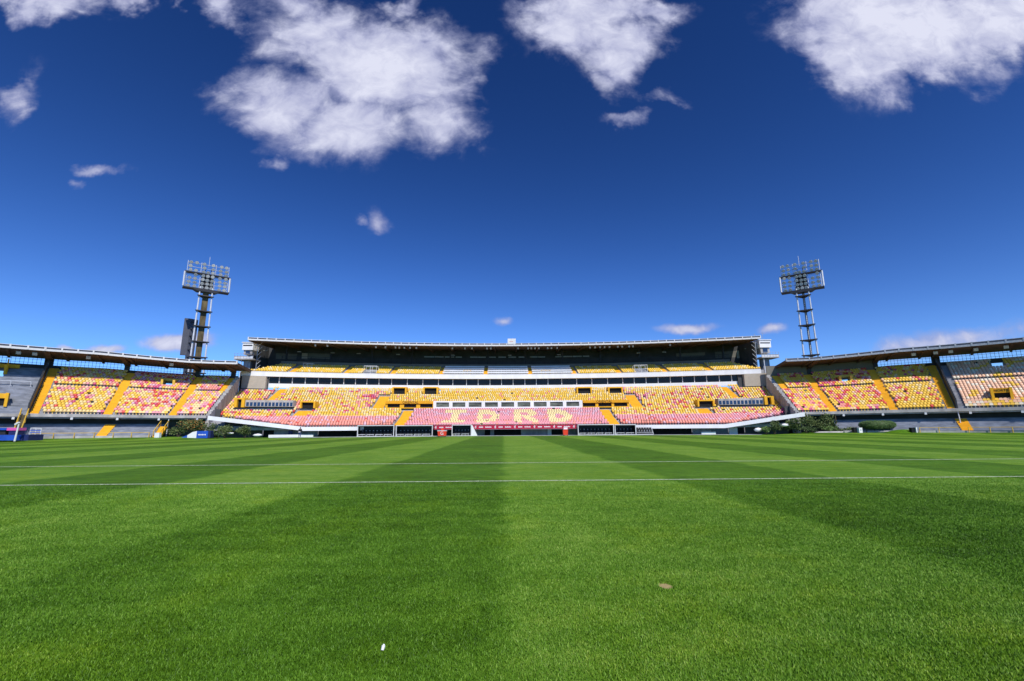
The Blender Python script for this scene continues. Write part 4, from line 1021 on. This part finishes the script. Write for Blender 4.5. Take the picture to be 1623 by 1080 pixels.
# scoreboard seen from its edge
a = W(301, 505, 120); tpz = a.z; e = empty('scoreboard', (a.x, 120, 0), 'dark grey back of a scoreboard beside the left floodlight tower', 'scoreboard')
botz = W(295, 600, 120).z
mb = MB(); mb.box((a.x-.55, 120.2, (tpz+W(293, 563, 120).z)/2), (1.5, .7, tpz-W(293, 563, 120).z), M['screen'], rz=R(24)); mb.build('screen_casing', e)
mb = MB(); zz0 = botz-10
mb.box((a.x+.55, 120.9, (tpz+zz0)/2-.1), (.9, 1.6, tpz-zz0), M['screen'], rz=R(-30))
for zz in lin(botz, tpz-1, 2.0): mb.box((a.x+.75, 120.0, zz), (1.0, .3, .22), M['darkmetal'], rz=R(-30))
mb.build('support_frame', e)
mb = MB()
for dx in (-.9, .9): mb.box((a.x+dx, 120.6, botz/2), (.5, .5, botz), M['darkmetal'])
mb.build('post', e)

# ================================================================== DUGOUTS AND PITCH-SIDE THINGS
def dugout(pa, pb, pyt, pyb, lab, nse, right_glass=False, roofd=1.6, open_=False):
    Yd = 85.2; A_ = W(pa, pyt, Yd); B_ = W(pb, pyt, Yd); z1 = A_.z; wd = B_.x-A_.x; cx = (A_.x+B_.x)/2
    e = empty('dugout', (cx, Yd, 0), lab, 'dugout', 'team dugouts along the main stand')
    mb = MB(); mb.box((cx, Yd, z1), (wd, .1, .13), M['whitemetal']); mb.box((cx, Yd+roofd/2+.06, z1+.01), (wd-.04, roofd-.1, .06), M['dugglass']); mb.build('roof', e)
    for xx in (A_.x+.08, B_.x-.08):
        mb = MB(); mb.box((xx, Yd+.05, z1/2), (.13, .13, z1), M['whitemetal']); mb.build('post', e)
    mb = MB(); mb.box((cx, Yd+roofd, z1/2), (wd, .06, z1-.1), M['dugglass'])
    for s_ in (-1, 1): mb.box((cx+s_*(wd/2-.05), Yd+roofd/2+.1, z1/2), (.04, roofd-.2, z1-.15), M['dugglass'])
    mb.build('rear_panel', e)
    mb = MB(); mb.box((cx, Yd+roofd/2, .1), (wd, roofd, .12), M['lip']); mb.build('floor', e)
    for k in range(nse):
        x = cx-wd/2+.35+(wd-.7)*(k+.5)/nse; mb = MB()
        mb.box((x, Yd+.9, .55), (.44, .46, .09), M['blackpaint']); mb.box((x, Yd+1.14, .95), (.44, .1, .78), M['blackpaint'], rx=R(-10)); mb.box((x, Yd+1.02, 1.12), (.16, .03, .08), M['greymetal'])
        mb.box((x, Yd+.92, .3), (.08, .08, .45), M['greymetal']); mb.build('bench_seat', e)
    mb = MB(); n = max(2, nse//2)
    for k in range(n):
        xa = cx-wd/2+.2+(wd-.4)*k/n; xb = cx-wd/2+.2+(wd-.4)*(k+.86)/n
        mb.box(((xa+xb)/2, Yd-.1, .42), (xb-xa, .06, .08), M['whitemetal']); mb.box((xa+.05, Yd-.1, .22), (.06, .06, .36), M['whitemetal'])
    mb.box((cx, Yd-.15, .09), (wd, .12, .08), M['whitemetal']); mb.build('kick_board', e)
    if right_glass:
        mb = MB(); x = B_.x; mb.hexa([(x, Yd, .05), (x+1.1, Yd, .05), (x+1.1, Yd+.06, .05), (x, Yd+.06, .05), (x, Yd, z1), (x+.12, Yd, z1), (x+.12, Yd+.06, z1), (x, Yd+.06, z1)], M['white']); mb.build('side_fin', e)
    return e
dugout(566.5, 625, 675, 690, 'long dark dugout furthest left of the row under the stand', 9)
dugout(627.5, 686, 675, 690, 'long dark dugout second from left, just before the left red cooler', 9)
dugout(716, 747.5, 674, 690, 'short narrow dugout between the left red cooler and the tunnel', 5, True)
dugout(915.5, 973, 673.5, 689.5, 'long dark dugout directly right of the crimson banner', 9)
dugout(974, 1008, 673.5, 689.5, 'short dugout joining the open seat rows on the right', 5)
# open seats right of the last dugout
A_ = W(1009, 680, 85.4); B_ = W(1035, 680, 85.4); e = empty('open_bench', ((A_.x+B_.x)/2, 85.4, 0), 'row of dark seats on a white frame without any roof', 'bench')
mb = MB(); mb.box(((A_.x+B_.x)/2, 86, .14), (B_.x-A_.x, 1.4, .1), M['whitemetal']); mb.bar((A_.x, 85.3, .5), (B_.x, 85.3, .5), .06, M['whitemetal']); mb.bar((B_.x, 85.3, .1), (B_.x-.4, 85.3, 1.6), .07, M['whitemetal']); mb.build('frame', e)
for k in range(6):
    x = A_.x+.3+(B_.x-A_.x-.6)*k/5; mb = MB(); mb.box((x, 85.9, .6), (.4, .42, .09), M['blackpaint']); mb.box((x, 86.1, 1.0), (.4, .08, .75), M['blackpaint'], rx=R(-10)); mb.box((x+.22, 85.75, .8), (.04, .4, .3), M['whitemetal']); mb.build('bench_seat', e)
# coolers
def cooler(pa, pb, pyt, pyb, lab, letter):
    Yd = 83.8; A_ = W(pa, pyt, Yd); B_ = W(pb, pyb, Yd); cx = (A_.x+B_.x)/2; wd = B_.x-A_.x; z1 = A_.z; e = empty('cooler', (cx, Yd, 0), lab, 'cooler')
    z0 = .12; mb = MB(); mb.hexa([(cx-wd*.44, Yd-.4, z0), (cx+wd*.44, Yd-.4, z0), (cx+wd*.44, Yd+.4, z0), (cx-wd*.44, Yd+.4, z0), (cx-wd*.5, Yd-.45, z1), (cx+wd*.5, Yd-.45, z1), (cx+wd*.5, Yd+.45, z1), (cx-wd*.5, Yd+.45, z1)], M['red'])
    mb.build('body', e); mb = MB(); mb.box((cx, Yd, z1+.05), (wd*1.04, .95, .1), M['white'] if letter else M['red']); mb.box((cx+.05, Yd, z1+.3), (wd*.3 if letter else wd*.8, .35, .35), M['red'] if letter else M['white'])
    mb.build('lid', e)
    for s_ in (-1, 1):
        mb = MB(); mb.tube((cx+s_*wd*.35-.05, Yd-.3, .1), (cx+s_*wd*.35+.05, Yd-.3, .1), .1, M['blackpaint'], n=12); mb.build('wheel', e)
    if letter: textmesh('lettering', 'G', .8, M['white'], e, Matrix.Translation((cx, Yd-.47, (z0+z1)/2)) @ Matrix.Rotation(R(90), 4, 'X'), .02)
cooler(694, 708, 683.5, 690.5, 'red drinks cooler with a white letter G beside the dugouts', True)
cooler(892, 900, 682, 690, 'orange-red drinks cooler with white jug on top, right of the tunnel', False)
# handrail over the right bench
mb = MB(); a_ = Vector(MP(mainx(1042, 1.2, 2.5), 1.2, zc(668, 89.2))); b2 = W(1072, 677.5, 87.0)
mb.bar(a_, b2, .07, M['darkmetal']); mb.bar(a_, a_-Vector((3.2, 0, 0)), .06, M['darkmetal'])
for k in range(5): mb.bar(a_-Vector((.75*k, 0, 0)), a_-Vector((.75*k, 0, .8)), .05, M['darkmetal'])
tag(mb.build('handrail'), 'thin dark handrail sloping above the open seats right of centre', 'railing')
a_ = Vector(MP(mainx(596, 1.2, 2.5), 1.2, zc(671, 89.2))); mb = MB(); mb.bar(a_+Vector((0, 0, -.3)), a_+Vector((1.2, 0, .25)), .06, M['darkmetal']); mb.bar(a_+Vector((1.2, 0, .25)), a_+Vector((4, 0, .3)), .05, M['darkmetal'])
for k in range(4): mb.bar(a_+Vector((1.2+.8*k, 0, .25)), a_+Vector((1.2+.8*k, 0, -.4)), .05, M['darkmetal'])
tag(mb.build('handrail'), 'thin dark handrail on the parapet above the leftmost dugout', 'railing')
# blue and white inflatable wedge on the left
Yd = 78.0; A_ = G(288, 692.5, .1); gz = .12
def atx(px, Yd): return W(px, 685, Yd).x
e = empty('advertising_wedge', (atx(312, Yd), Yd, gz), 'blue and white wedge-shaped vinyl advertising board before the left shrubs', 'advertising board')
xa, xb, xc, xd = atx(288, Yd), atx(312, Yd), atx(327, Yd), atx(334, Yd); h1 = 1.15
def wedge(x0, z0, x1, z1, m, nm, d=1.1):
    mb = MB(); mb.hexa([(x0, Yd, gz), (x1, Yd, gz), (x1, Yd+d, gz), (x0, Yd+d, gz), (x0, Yd, gz+z0), (x1, Yd, gz+z1), (x1, Yd+d*.6, gz+z1), (x0, Yd+d*.6, gz+z0)], m); return mb.build(nm, e)
wedge(xa, .12, xa+(xb-xa)*.4, .5, M['blue'], 'tail'); wedge(xa+(xb-xa)*.4, .5, xa+(xb-xa)*.72, 1.0, M['white'], 'white_panel'); wedge(xa+(xb-xa)*.72, 1.0, xb, h1, M['white'], 'white_panel'); bp_ = wedge(xb, h1, xc+.3, h1, M['blue'], 'blue_panel'); wedge(xc+.3, h1, xd, 1.2, M['bluedark'], 'end_panel')
mb = MB()
for k in range(6): mb.box((xb+.35+.22*k, Yd-.02, gz+.55), (.15, .02, .16+.05*(k % 2)), M['white'])
mb.build('printed_mark', bp_)
# blue mats at the far left
Yd = 62.5
for (pa, pb, z0, z1, m, lab, dy) in ((-60, 27, .25, .95, 'blue', 'thick blue crash mat on the grass at the far left', 0), (27, 40, .2, .95, 'bluedark', 'navy covered block right behind the white post at far left', .6)):
    xa, xb = atx(pa, Yd), atx(pb, Yd); mb = MB(); mb.box(((xa+xb)/2, Yd+1+dy, (z0+z1)/2), (xb-xa-.1, 2, z1-z0), M[m]); mb.box(((xa+xb)/2, Yd+1+dy, z1+.02), (xb-xa-.3, 1.8, .04), M['bluedark'])
    tag(mb.build('crash_mat'), lab, 'mat')
mb = MB(); xa, xb = atx(-40, Yd+3), atx(12, Yd+3); mb.box(((xa+xb)/2, Yd+3.6, 1.75), (xb-xa, 1.6, .3), M['blue']); mb.box(((xa+xb)/2, Yd+3.6, 1.0), (xb-xa-.6, 1.2, 1.3), M['darkmetal'])
tag(mb.build('stacked_mat'), 'blue mat raised on a dark trolley behind the crash mat', 'mat')
mb = MB(); xa, xb = atx(8, Yd+2.6), atx(24, Yd+2.6); mb.box(((xa+xb)/2, Yd+3.4, 1.72), (xb-xa, 1.3, .38), M['pinkvinyl'], rz=.05); mb.box(((xa+xb)/2+.1, Yd+3.4, .95), (xb-xa-.3, 1.1, 1.2), M['bluedark'])
tag(mb.build('stacked_mat'), 'pink folded cover on top of the mats behind the white post', 'mat')
e = empty('lamp_post', (atx(26, Yd-.8), Yd-.8, .2), 'short white post with a lamp head at the far left', 'post'); x = atx(26, Yd-.8)
mb = MB(); mb.tube((x, Yd-.8, .15), (x+.12, Yd-.8, 2.35), .11, M['whitemetal'], .08, 10); mb.build('pole', e)
mb = MB(); mb.box((x-.05, Yd-.85, 2.42), (.5, .25, .2), M['whitemetal'], ry=R(-35)); mb.build('lamp_head', e)
mb = MB(); xa, xb = atx(29, Yd+1), atx(46, Yd+1)
for zz in (1.25, 1.55, 1.85): mb.bar((xa, Yd+2.6, zz), (xb, Yd+2.6, zz-.05), .09, M['whitemetal' if zz > 1.7 else 'blue'])
for xx in (xa, (xa+xb)/2, xb): mb.bar((xx, Yd+2.6, .2), (xx, Yd+2.6, 1.85), .08, M['whitemetal'])
tag(mb.build('barrier'), 'white and blue barrier beside the white post at far left', 'barrier')
# raking yellow stair at the foot of the left divider, left terrace end stair
P = SP[-1]
def ramp(name, P, u, o0, z0, o1, z1, hw, lab, sm=None):
    sm = sm or M['yellowpaint']
    e = empty(name, P(u, o0, z0), lab, 'stairs'); mb = MB(); n = 9
    for k in range(n):
        a_, b_ = k/n, (k+1)/n; mb.sweep(P, [u-hw, u+hw], rect(o0+(o1-o0)*a_, o0+(o1-o0)*b_, z0+(z1-z0)*a_-.3, z0+(z1-z0)*b_), sm)
    mb.build('steps', e)
    for s_ in (-1, 1):
        mb = MB(); mb.bar(P(u+s_*hw, o0, z0+1.0), P(u+s_*hw, o1, z1+1.0), .09, M['yellowmetal'])
        for k in range(4): 
            kk = k/3; mb.bar(P(u+s_*hw, o0+(o1-o0)*kk, z0+(z1-z0)*kk), P(u+s_*hw, o0+(o1-o0)*kk, z0+(z1-z0)*kk+1.0), .08, M['yellowmetal'])
        mb.build('handrail', e)
ramp('yellow_stairs', SP[-1], 39.9, -4.6, .3, -.4, 3.9, .42, 'steep dark stairs with yellow handrails at the left divider', M['rust'])
ramp('yellow_stairs', SP[-1], 20.3, -4.3, .3, -1.2, 2.1, .6, 'short yellow stairs at the end of the left lower terrace')
for (m_, px_, py0, py1, lab) in ((-1, 266, 660, 677, 'thin pale post holding the left stand lip near the shrubs'), (1, 1325, 652, 670, 'thin rusty post holding the right stand lip near the shrubs'), (1, 1520, 648, 668, 'thin pale post holding the right stand lip at the divider')):
    tt = sidet(m_, px_, -.3, 3); a_ = Vector(SP[m_](tt, .1, SZ0-.3)); mb = MB(); mb.tube(a_, (a_.x, a_.y-.15, .2), .07, M['palepost' if px_ != 1325 else 'rust'], n=8); mb.box((a_.x, a_.y-.15, .22), (.4, .4, .05), M['palepost']); tag(mb.build('lip_post'), lab, 'post')
# right: low grey wall, white box, speakers, white ramp
Yd = 80.5; xa, xb = atx(1296, Yd), atx(1408, Yd); mb = MB()
mb.hexa([(xa-1.2, Yd, .02), (xb, Yd-6, .02), (xb, Yd-5.7, .02), (xa-1.2, Yd+.3, .02), (xa, Yd, .5), (xb-.8, Yd-6, .62), (xb-.8, Yd-5.7, .62), (xa, Yd+.3, .5)], M['lip'])
tag(mb.build('low_wall'), 'low grey wall between the grass and the clipped hedge on the right', 'wall')
for (px_, y_, sx, sz, m, lab, nm, ct) in ((1363, 76.9, .55, .8, 'white', 'small white box with a grey mark before the low grey wall', 'white_box', 'box'), (1354.5, 77.3, .5, .8, 'blackpaint', 'small black box touching the white box at the low wall', 'black_box', 'box'), (1447, 74, .75, .75, 'blackpaint', 'black equipment box at the right lower terrace corner', 'black_box', 'box'), (1451.5, 73.8, .16, .8, 'white', 'narrow white panel beside the black equipment box', 'notice_board', 'board'), (251, 77.0, .75, .75, 'white', 'white box at the foot of the left lower terrace', 'white_box', 'box')):
    x = atx(px_, y_); gz_ = gh(x, y_); mb = MB(); mb.box((x, y_, gz_+sz/2), (sx, .5, sz), M[m]); mb.box((x, y_, gz_+sz+.02), (sx+.05, .55, .04), M[m]); 
    if nm == 'white_box' and px_ > 1000: mb.box((x, y_-.26, gz_+sz*.55), (.2, .02, .22), M['greymetal'])
    tag(mb.build(nm), lab, ct)
Yd = 84; p0 = W(1322, 678.5, Yd); p1 = W(1365, 671.5, Yd-2); mb = MB(); mb.hexa([p0+Vector((0, 0, -.25)), p1+Vector((0, 0, -.22)), p1+Vector((0, .9, -.22)), p0+Vector((0, .9, -.25)), p0, p1, p1+Vector((0, .9, 0)), p0+Vector((0, .9, 0))], M['white']); mb.box((p1.x-.5, Yd-1.5, p1.z/2), (.2, .2, p1.z), M['palepost']); mb.box((p0.x+.5, Yd+.3, p0.z/2), (.2, .2, p0.z-.1), M['palepost'])
tag(mb.build('sloping_slab'), 'white sloping slab rising towards the hedge on the right', 'slab')
def boulder(px_, py_, Yd, sx, sz, lab):
    x = atx(px_, Yd); z = max(gh(x, Yd), W(px_, py_, Yd).z-sz*.5); me = MB(); n = 10; ring = []
    for j in range(5):
        ph = j/4*math.pi
        for k in range(n):
            a_ = 2*math.pi*k/n; rr = 1+random.uniform(-.18, .18); ring.append((x+sx/2*math.sin(ph)*math.cos(a_)*rr, Yd+sx/3*math.sin(ph)*math.sin(a_)*rr, z+sz/2-sz/2*math.cos(ph)*(1+random.uniform(-.08, .08))))
    me.add(ring, [(j*n+k, j*n+(k+1) % n, (j+1)*n+(k+1) % n, (j+1)*n+k) for j in range(4) for k in range(n)], M['white']); tag(me.build('white_tarpaulin', smooth=True), lab, 'cover')
boulder(409, 690, 80.5, 1.5, .5, 'small white bundle at the foot of the left ground-floor wall'); boulder(365, 687, 81, 1.3, .35, 'small white bundle half hidden among the left shrubs'); boulder(1202, 681.5, 81.5, 1.4, .75, 'white covered bundle left of the bright right shrub'); boulder(1246, 674, 82, 1.7, .6, 'white covered bundle behind the dark right shrub')
# person standing on the grass
def person(px, py, Yd):
    g_ = W(px, py, Yd); x, z = g_.x, 0.0
    J = {'pel': (0, 0, .95), 'wst': (0, 0, 1.1), 'chs': (0, .0, 1.36), 'nck': (0, .0, 1.52), 'hd0': (0, -.01, 1.6), 'hd1': (0, -.01, 1.74),
         'ls': (-.19, 0, 1.44), 'le': (-.29, .03, 1.18), 'lw': (-.24, -.14, .98), 'lf': (-.20, -.2, .93), 'rs': (.19, 0, 1.44), 're': (.29, .03, 1.18), 'rw': (.2, -.16, 1.0), 'rf': (.15, -.22, .96),
         'lh': (-.1, 0, .9), 'lk': (-.13, -.02, .5), 'la': (-.14, .03, .08), 'lt': (-.15, -.14, .03), 'rh': (.1, 0, .9), 'rk': (.13, -.02, .5), 'ra': (.14, .03, .08), 'rt': (.15, -.14, .03)}
    E = [('pel', 'wst'), ('wst', 'chs'), ('chs', 'nck'), ('nck', 'hd0'), ('hd0', 'hd1'), ('chs', 'ls'), ('ls', 'le'), ('le', 'lw'), ('lw', 'lf'), ('chs', 'rs'), ('rs', 're'), ('re', 'rw'), ('rw', 'rf'), ('pel', 'lh'), ('lh', 'lk'), ('lk', 'la'), ('la', 'lt'), ('pel', 'rh'), ('rh', 'rk'), ('rk', 'ra'), ('ra', 'rt')]
    RD = dict(pel=.15, wst=.14, chs=.17, nck=.06, hd0=.09, hd1=.10, ls=.085, le=.055, lw=.035, lf=.04, rs=.085, re=.055, rw=.035, rf=.04, lh=.1, lk=.065, la=.045, lt=.04, rh=.1, rk=.065, ra=.045, rt=.04)
    def skin(name, keys, edges, m, grow, parent, sub=2):
        ids = {k: i for i, k in enumerate(keys)}; me = bpy.data.meshes.new(name); me.from_pydata([(x+J[k][0], Yd+J[k][1], z+J[k][2]) for k in keys], [(ids[a], ids[b_]) for a, b_ in edges], [])
        o = bpy.data.objects.new(name, me); COL.objects.link(o); sm = o.modifiers.new('s', 'SKIN'); ss = o.modifiers.new('ss', 'SUBSURF'); ss.levels = ss.render_levels = sub
        for k in keys: 
            v = me.skin_vertices[0].data[ids[k]]; rr = RD[k]*grow; v.radius = (rr, rr); v.use_root = (k == keys[0])
        bpy.context.view_layer.update(); ev = o.evaluated_get(bpy.context.evaluated_depsgraph_get()); nm_ = bpy.data.meshes.new_from_object(ev); bpy.data.objects.remove(o)
        nm_.materials.clear(); nm_.materials.append(m); nm_.polygons.foreach_set('use_smooth', [True]*len(nm_.polygons)); o = bpy.data.objects.new(name, nm_); COL.objects.link(o)
        if parent: o.parent = parent; o.matrix_parent_inverse = PINV(parent)
        return o
    e = empty('person', (x, Yd, z), 'person in black jacket and blue trousers standing on the grass before the left parapet', 'person')
    skin('body', list(J), E, M['skin'], 1, e)
    T = ['wst', 'pel', 'chs', 'ls', 'le', 'lw', 'rs', 're', 'rw']; skin('jacket', T, [a for a in E if a[0] in T and a[1] in T], M['jacket'], 1.35, e)
    T = ['pel', 'lh', 'lk', 'la', 'rh', 'rk', 'ra']; skin('trousers', T, [a for a in E if a[0] in T and a[1] in T], M['trousers'], 1.2, e)
    mb = MB(); mb.tube((x, Yd+.02, 1.66), (x, Yd+.02, 1.83), .115, M['hair'], .07, 10); mb.tube((x, Yd+.06, 1.55), (x, Yd+.06, 1.68), .08, M['hair'], .1, 10); mb.build('hair', e, smooth=True)
    mb = MB(); mb.box((x, Yd-.13, 1.64), (.03, .03, .05), M['skin']); mb.box((x-.035, Yd-.115, 1.68), (.02, .01, .012), M['hair']); mb.box((x+.035, Yd-.115, 1.68), (.02, .01, .012), M['hair']); mb.box((x, Yd-.112, 1.59), (.05, .01, .01), M['red']); mb.build('face', e)
    mb = MB()
    for s_, kk in ((-1, 'lf'), (1, 'rf')):
        bx = Vector(J[kk])+Vector((x, Yd, z))
        for f_ in range(5): mb.tube(bx+Vector((-.03+.015*f_, -.02, 0)), bx+Vector((-.035+.017*f_, -.07, -.03-.01*(f_ % 3))), .009, M['skin'], .007, 6)
    mb.build('fingers', e)
    mb = MB(); mb.box((x, Yd-.24, .99), (.3, .1, .12), M['white'], rz=.1); tag(mb.build('white_cloth'), 'small white cloth held in the hands of the person', 'cloth')
    for s_ in (-1, 1): 
        mb = MB(); mb.box((x+s_*.145, Yd-.06, .045), (.1, .28, .09), M['blackpaint']); mb.build('shoe', e)
person(475, 691.8, 83.5)

# ================================================================== PLANTS
def leaf_cloud(n, centre, rad, m2, size=.16, shell=.75, spiky=0, flat=1):
    mb = MB(); C_ = Vector(centre); mats = m2
    blobs = [(Vector((random.uniform(-.6, .6)*rad[0], random.uniform(-.6, .6)*rad[1], random.uniform(-.45, .6)*rad[2])), random.uniform(.35, .6)) for _ in range(11)]
    for k in range(n):
        b_, br = random.choice(blobs); d = Vector((random.gauss(0, 1), random.gauss(0, 1), random.gauss(0, 1))).normalized()*(random.random()**.4)*br
        p_ = C_+b_+Vector((d.x*rad[0], d.y*rad[1], d.z*rad[2]))
        if p_.z < C_.z-rad[2]*1.05: continue
        s_ = size*random.uniform(.6, 1.3); a_ = Vector((random.gauss(0, 1), random.gauss(0, 1), random.gauss(0, .7)+spiky)).normalized(); c_ = a_.orthogonal().normalized()
        c_ = Matrix.Rotation(random.uniform(0, 6.28), 3, a_) @ c_
        L_ = s_*(1+spiky*2.2); w_ = s_*.45
        mb.add([p_-c_*w_*.3, p_+a_*L_*.5-c_*w_, p_+a_*L_, p_+a_*L_*.5+c_*w_], [(0, 1, 2, 3)], random.choice(mats))
    return mb
def shrub(px, pyb, pyt, wpx, Yd, mats, lab, n=1100, spiky=0, stems=4):
    x = atx(px, Yd); z1 = W(px, pyt, Yd).z; z0 = gh(x, Yd); rx = wpx/2/734*Yd; h = z1-z0
    e = empty('shrub', (x, Yd, z0), lab, 'shrub', 'shrubs on the grass banks beside the main stand')
    leaf_cloud(n, (x, Yd, z0+h*.56), (rx, rx*.8, h*.47), mats, .17, spiky=spiky).build('crown', e)
    mb = MB()
    for k in range(stems): a_ = random.uniform(0, 6.28); mb.tube((x+.08*math.cos(a_), Yd+.08*math.sin(a_), z0-.05), (x+rx*.5*math.cos(a_), Yd+rx*.4*math.sin(a_), z0+h*.6), .06, M['trunk'], .02, 6)
    mb.build('trunk', e)
shrub(307, 683, 662.5, 44, 81, [M['leafdark'], M['leaf'], M['leaf'], M['leafdark'], M['leafrust']], 'largest left shrub with rusty blossom behind the blue and white wedge', 2600)
shrub(283, 690, 676, 30, 80, [M['leafdark'], M['leaf']], 'low dark shrub just right of the short yellow stairs', 900)
shrub(333, 688, 668, 22, 81.5, [M['leafdark'], M['leafdark'], M['leaf']], 'narrow dark shrub right of the rusty blossom shrub', 900)
shrub(357, 688, 673, 27, 80.5, [M['leaf'], M['leaf'], M['leafdark']], 'round olive shrub, left one of the pair under the sloping parapet', 1200)
shrub(388, 689.5, 674.5, 26, 80.5, [M['leaf'], M['leaf'], M['leafdark']], 'round olive shrub, right one of the pair under the sloping parapet', 1200)
shrub(345, 690, 683, 26, 79.5, [M['leafdark']], 'low dark ground shrub in front of the olive pair', 500)
shrub(1215, 686, 672, 17, 80.5, [M['leafbright'], M['leaf']], 'small bright green shrub right of the ground-floor wall', 900)
shrub(1228, 685, 664, 20, 81.5, [M['leafdark'], M['leafdark'], M['leaf']], 'tall dark shrub behind the small bright green one', 1200)
shrub(1262, 682, 665, 26, 81.5, [M['leafdark'], M['leaf']], 'spiky dark shrub in the middle of the right bank', 1100, .5)
shrub(1288, 680, 656, 32, 82, [M['leaf'], M['leafdark'], M['leaf']], 'biggest olive shrub under the tip of the right sloping parapet', 1800)
shrub(1312, 678, 657, 26, 82.5, [M['leafdark'], M['leaf']], 'spiky tall shrub beside the rusty post', 1100, .6)
shrub(1280, 684, 676, 40, 80.5, [M['leafdark']], 'low dark hedge-like shrub along the right bank', 800)
shrub(1315, 681, 675, 30, 81, [M['leaf'], M['leafbright']], 'low flowering shrub above the low grey wall', 600)
shrub(1340, 681.5, 677, 34, 79.5, [M['leafdark'], M['leaf']], 'low leafy shrub beneath the white sloping slab', 600)
# clipped hedge
x = atx(1392, 77); Yd = 77; z0 = gh(x, Yd); z1 = W(1392, 667, Yd).z; zb_ = W(1392, 680.5, Yd).z; rx = 26/734*Yd; e = empty('hedge', (x, Yd, z0), 'long rounded clipped hedge behind the low grey wall', 'hedge')
mb = MB(); n, mR = 28, 12; V = []
for j in range(mR+1):
    ph = math.pi*j/mR
    for k in range(n):
        a_ = 2*math.pi*k/n; ca, sa = math.cos(a_), math.sin(a_); sup = lambda t_: math.copysign(abs(t_)**.65, t_)
        V.append((x+rx*.97*sup(ca)*math.sin(ph)**.55, Yd+1.3*sup(sa)*math.sin(ph)**.55, (zb_+z1)/2-(z1-zb_)/2*.95*math.cos(ph)))
mb.add(V, [(j*n+k, j*n+(k+1) % n, (j+1)*n+(k+1) % n, (j+1)*n+k) for j in range(mR) for k in range(n)], M['leafdark'])
for k in range(5200):
    ph = math.acos(random.uniform(-1, 1)); a_ = random.uniform(0, 6.28); ca, sa = math.cos(a_), math.sin(a_); sup = lambda t_: math.copysign(abs(t_)**.65, t_)
    p_ = Vector((x+rx*sup(ca)*math.sin(ph)**.55, Yd+1.35*sup(sa)*math.sin(ph)**.55, (zb_+z1)/2-(z1-zb_)/2*math.cos(ph)))
    d = Vector((random.gauss(0, 1), random.gauss(0, 1), random.gauss(0, 1))).normalized(); c_ = d.orthogonal().normalized(); s_ = random.uniform(.05, .1)
    mb.add([p_, p_+d*s_-c_*s_*.5, p_+d*s_*2, p_+d*s_+c_*s_*.5], [(0, 1, 2, 3)], random.choice([M['hedge'], M['hedge'], M['leafdark']]))
mb.build('clipped_crown', e)
mb = MB()
for dx in (-2, -.6, .8, 2.1): mb.tube((x+dx, Yd, z0-.05), (x+dx*.9, Yd, zb_+.4), .08, M['trunk'], .05, 6)
mb.build('trunk', e)
mb = MB(); x = atx(1437, 75); V = []; n = 20
for j in range(6):
    for k in range(n):
        a_ = 2*math.pi*k/n; rr = 3.4*(1-j/5); V.append((x+rr*math.cos(a_), 75.5+rr*.5*math.sin(a_), gh(x, 75.5)-.05+.55*math.sin(j/5*math.pi/2)))
mb.add(V, [(j*n+k, j*n+(k+1) % n, (j+1)*n+(k+1) % n, (j+1)*n+k) for j in range(5) for k in range(n)], mg)
tag(mb.build('grass_mound', smooth=True), kind='structure')
